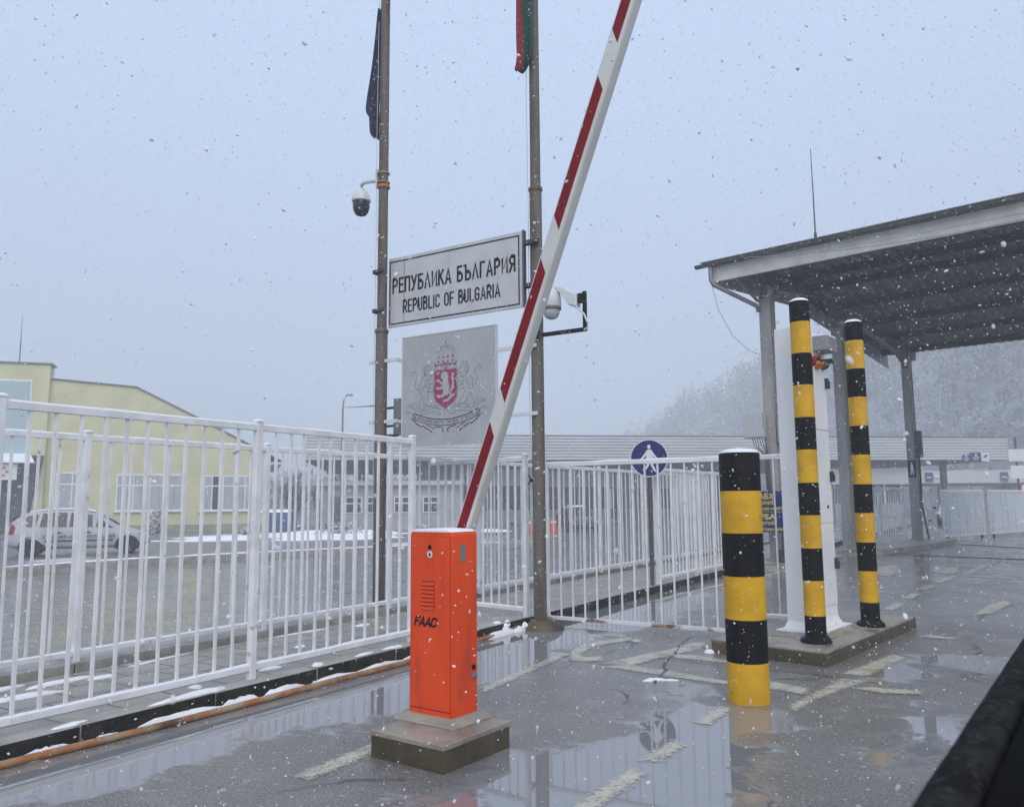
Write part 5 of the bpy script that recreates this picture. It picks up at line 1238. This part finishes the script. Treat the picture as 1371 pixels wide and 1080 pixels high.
ridge = [(-190, 255, 4), (-150, 262, 8), (-118, 256, 12), (-100, 246, 17), (-88, 246, 27), (-67, 236, 33), (-36, 208, 34), (3, 165, 36), (40, 150, 36), (90, 130, 38)]
foot = [(-180, 215, 0), (-140, 212, 0), (-108, 200, 0), (-90, 190, 0), (-74, 184, 0), (-52, 172, 0), (-24, 150, 0), (8, 112, 0), (42, 98, 0), (95, 82, 0)]
hm = M(); rows = []
def lerp3(a, b, t): return tuple(a[i] + (b[i] - a[i]) * t for i in range(3))
HN = 40
def hill_pt(u, t):
    f = u * (len(ridge) - 1); i = min(int(f), len(ridge) - 2); f -= i
    a = lerp3(foot[i], foot[i + 1], f); b = lerp3(ridge[i], ridge[i + 1], f)
    x = a[0] + (b[0] - a[0]) * t; y = a[1] + (b[1] - a[1]) * t
    z = b[2] * (sin(min(t, 1) * pi / 2) ** 1.2 if t <= 1 else 1 - .5 * (t - 1))
    z += 1.8 * mnoise.noise((x * .05, y * .05, 3)) * min(1, t * 2)
    return (x, y, z - .7 if t < .02 else z)
for i in range(HN + 1):
    rows.append([hill_pt(i / HN, t) for t in (0, .1, .25, .4, .55, .7, .85, 1.0, 1.25, 1.6)])
hm.loft(rows, closed=False)
struct(obj('hill', hm, HILLM, smooth=True))
fr_ = M(); rnd = random.Random(11)
for k in range(3900):
    t = rnd.random() ** .8; uu = rnd.random() if k % 2 else rnd.uniform(.55, 1); x, y, z = hill_pt(uu, t * 1.12)
    if k < 420: x, y, _q = C(rnd.uniform(-75, 6), rnd.uniform(105, 165)); z = -.6
    h = rnd.uniform(4, 9) * (.8 if t < .3 else 1) * (1.45 if rnd.random() < .16 else 1); r = h * rnd.uniform(.16, .26); con = rnd.random() < .45
    fr_.tube([(x, y, z - .5), (x, y, z + h * .4)], [.12, .05], 3, cap=False)
    for q in range(48):
        f = rnd.random() ** 1.3; a = rnd.uniform(0, 6.28)
        rr = r * ((1 - f) if con else sqrt(max(.02, 1 - (2 * f - 1) ** 2))) * rnd.uniform(.5, 1.1)
        c = Vector((x + rr * cos(a), y + rr * sin(a), z + h * (.18 + .82 * f)))
        s_ = rnd.uniform(.3, .85); n1 = Vector((rnd.uniform(-1, 1), rnd.uniform(-1, 1), rnd.uniform(-.6, .6))) * s_; n2 = Vector((rnd.uniform(-.6, .6), rnd.uniform(-.6, .6), rnd.uniform(-1, 1))) * s_
        fr_.add([c, c + n1, c + n1 * .6 + n2], [(0, 1, 2)], 1 if rnd.random() < .55 else 0)
stuff(obj('forest', fr_, [FTW, FFR]))

# ------------------------------------------------------------------ own car door at the frame corner
DA = atan2(.082, .997)
cd = thing('car_door', 'black window sill and dark purple door top of a near car in the corner', 'car door', (-.12, 0, 0), -DA)
ys = [-.6, .1] + frange(.3, 2.2, .1) + [2.3]
def dprof(pts, wob=0): return [[(u, y, z) for u, z in pts] for y in ys]
rings = []
for y in ys:
    ring = []
    for k in range(10):
        a = 2 * pi * k / 10; rr = .021 + .0022 * mnoise.noise((y * 14, cos(a) * 2, sin(a) * 2))
        ring.append((.002 + rr * cos(a), y, 1.222 + rr * .8 * sin(a)))
    rings.append(ring)
rings2 = []
nsub = 260
for i in range(nsub + 1):
    y = -.6 + 2.9 * i / nsub; ring = []
    for k in range(12):
        a = 2 * pi * k / 12; rr = .021 + .0006 * mnoise.noise((y * 9, cos(a) * 2, sin(a) * 2))
        ring.append((.002 + rr * cos(a), y, 1.222 + rr * .8 * sin(a)))
    rings2.append(ring)
obj('window_seal', M().loft(rings2), RUBBER, cd, smooth=True)
obj('door_skin', M().loft(dprof([(-.016, 1.212), (-.035, 1.19), (-.055, 1.13), (-.075, 1.0), (-.085, .8), (-.08, .4), (-.05, .3), (.1, .3), (.1, 1.20), (.02, 1.20)])), PURPLE, cd, smooth=True)
obj('inner_trim', M().loft(dprof([(.022, 1.214), (.028, 1.236), (.05, 1.242), (.085, 1.236), (.10, 1.20), (.10, .9), (.022, .9)])), TRIM, cd, smooth=True)
obj('trim_ridge', M().loft(dprof([(.10, 1.205), (.104, 1.224), (.112, 1.224), (.118, 1.20)])), mat('grey_trim', (.03, .031, .033), .5, spec=.2), cd, smooth=True)
obj('door_card', M().loft(dprof([(.12, 1.19), (.16, 1.20), (.22, 1.15), (.26, .9), (.12, .9)])), TRIM, cd, smooth=True)

# ------------------------------------------------------------------ falling snow
sf = M(); rnd = random.Random(5)
ico_v = [(0, 0, 1), (.894, 0, .447), (.276, .851, .447), (-.724, .526, .447), (-.724, -.526, .447), (.276, -.851, .447), (.724, .526, -.447), (-.276, .851, -.447), (-.894, 0, -.447), (-.276, -.851, -.447), (.724, -.526, -.447), (0, 0, -1)]
ico_f = [(0, 1, 2), (0, 2, 3), (0, 3, 4), (0, 4, 5), (0, 5, 1), (1, 6, 2), (2, 7, 3), (3, 8, 4), (4, 9, 5), (5, 10, 1), (1, 10, 6), (2, 6, 7), (3, 7, 8), (4, 8, 9), (5, 9, 10), (6, 11, 7), (7, 11, 8), (8, 11, 9), (9, 11, 10), (10, 11, 6)]
oct_v = [(1, 0, 0), (-1, 0, 0), (0, 1, 0), (0, -1, 0), (0, 0, 1), (0, 0, -1)]
oct_f = [(0, 2, 4), (2, 1, 4), (1, 3, 4), (3, 0, 4), (2, 0, 5), (1, 2, 5), (3, 1, 5), (0, 3, 5)]
NFL = 80000
for k in range(NFL):
    b = 12.5 * rnd.random() ** .42 if k < 74000 else rnd.uniform(12, 24)
    if k < 170: b = rnd.uniform(.5, 1.7)
    elif b < 1.0: continue
    if 170 <= k and b < 2.6 and rnd.random() < .45: continue
    wd = 1.2 + .72 * b
    a = rnd.uniform(-wd, wd); z = rnd.uniform(.03, 1.7 + .66 * b)
    x, y, _ = C(a, b)
    if y > 18.5 and x > -4.5 and z < 6.5 and rnd.random() < .6: continue
    r = min(.0078, .0027 * math.exp(rnd.gauss(.0, .45)))
    if b < 3: r = min(r, .0044)
    d1 = Vector((rnd.gauss(0, 1), rnd.gauss(0, 1), rnd.gauss(0, 1.6))).normalized() * (r * rnd.uniform(1.0, 1.9))
    d2 = d1.cross(Vector((rnd.gauss(0, 1), rnd.gauss(0, 1), rnd.gauss(0, 1)))).normalized() * (r * rnd.uniform(.7, 1.2)); d3 = d1.cross(d2).normalized() * (r * rnd.uniform(.5, 1.0))
    V_, F_ = (ico_v, ico_f) if b < 3.2 else (oct_v, oct_f)
    sf.add([(x + p[0] * d1.x + p[1] * d2.x + p[2] * d3.x, y + p[0] * d1.y + p[1] * d2.y + p[2] * d3.y, z + p[0] * d1.z + p[1] * d2.z + p[2] * d3.z) for p in V_], F_)
FLAKE = mat('snowflake', (.74, .755, .78), .9, spec=.1); FLAKE.node_tree.nodes['Principled BSDF'].inputs['Subsurface Weight'].default_value = 0
stuff(obj('snowflakes', sf, FLAKE, smooth=True))

# ------------------------------------------------------------------ haze
HZ = bpy.data.materials.new('haze'); HZ.use_nodes = True
nt = HZ.node_tree
for n in list(nt.nodes):
    if n.type != 'OUTPUT_MATERIAL': nt.nodes.remove(n)
pv_ = nt.nodes.new('ShaderNodeVolumePrincipled'); pv_.inputs['Density'].default_value = .0047; pv_.inputs['Color'].default_value = (.93, .955, .99, 1); pv_.inputs['Anisotropy'].default_value = .0
nt.links.new(pv_.outputs[0], [n for n in nt.nodes if n.type == 'OUTPUT_MATERIAL'][0].inputs['Volume'])
stuff(obj('haze', M().box(-230, 140, -45, 300, -1.8, 52), HZ))

# ------------------------------------------------------------------ light, sky, camera
SUN_EL = radians(40)
w = bpy.data.worlds.new('World'); S.world = w; w.use_nodes = True
N = w.node_tree.nodes; L = w.node_tree.links; bg = N['Background']
sky = N.new('ShaderNodeTexSky'); sky.sky_type = 'NISHITA'; sky.sun_disc = False; sky.sun_elevation = SUN_EL
sv = Vector((.62, -.78, 0)).normalized()
sky.sun_rotation = atan2(sv.x, sv.y); sky.dust_density = 6; sky.air_density = 1.0; sky.ozone_density = 1.5; sky.altitude = 400
mx = N.new('ShaderNodeMix'); mx.data_type = 'RGBA'; mx.inputs['Factor'].default_value = .72
mx.inputs['B'].default_value = (5.3, 6.5, 8.6, 1)
L.new(sky.outputs[0], mx.inputs['A'])
tcw = N.new('ShaderNodeTexCoord'); sx_w = N.new('ShaderNodeSeparateXYZ'); L.new(tcw.outputs['Generated'], sx_w.inputs[0])
mrw = N.new('ShaderNodeMapRange'); mrw.interpolation_type = 'SMOOTHSTEP'; mrw.inputs[1].default_value = -.05; mrw.inputs[2].default_value = .62; mrw.inputs[3].default_value = .74; mrw.inputs[4].default_value = 1.06; L.new(sx_w.outputs['Z'], mrw.inputs[0])
vmw = N.new('ShaderNodeVectorMath'); vmw.operation = 'SCALE'; L.new(mx.outputs['Result'], vmw.inputs[0]); L.new(mrw.outputs[0], vmw.inputs['Scale']); L.new(vmw.outputs[0], bg.inputs['Color']); bg.inputs['Strength'].default_value = .138
sd = bpy.data.lights.new('sun', 'SUN'); sd.energy = 1.5; sd.angle = radians(60); sd.color = (1, .93, .83)
so = bpy.data.objects.new('sun', sd); COL.objects.link(so)
dirv = Vector((sv.x * cos(SUN_EL), sv.y * cos(SUN_EL), sin(SUN_EL)))
so.rotation_euler = dirv.to_track_quat('Z', 'Y').to_euler(); so.location = (10, -10, 40)

PITCH, ROLL = math.atan(.1218), .0079
fw = Vector((-sin(YAW) * cos(PITCH), cos(YAW) * cos(PITCH), sin(PITCH))); rt = Vector((cos(YAW), sin(YAW), 0)); up = rt.cross(fw)
c_, s_ = cos(ROLL), sin(ROLL)
r2 = rt * c_ - up * s_; u2 = rt * s_ + up * c_
cam = bpy.data.cameras.new('camera'); co = bpy.data.objects.new('camera', cam); COL.objects.link(co)
co.matrix_world = Matrix(((r2.x, u2.x, -fw.x, 0), (r2.y, u2.y, -fw.y, 0), (r2.z, u2.z, -fw.z, 1.45), (0, 0, 0, 1)))
cam.sensor_width = 36; cam.lens = 36 * 1077 / 1371; cam.clip_start = .05; cam.clip_end = 2000
cam.dof.use_dof = True; cam.dof.focus_distance = 7.5; cam.dof.aperture_fstop = 28.3 / 3.6
S.camera = co
S.view_settings.view_transform = 'Standard'; S.view_settings.look = 'None'; S.view_settings.gamma = 1; S.view_settings.use_curve_mapping = False
S.view_settings.exposure = 0
cy_ = S.cycles
cy_.volume_bounces = 3; cy_.max_bounces = 8; cy_.diffuse_bounces = 3; cy_.glossy_bounces = 3; cy_.transparent_max_bounces = 8; cy_.use_denoising = True
try: cy_.denoiser = 'OPENIMAGEDENOISE'
except Exception: pass
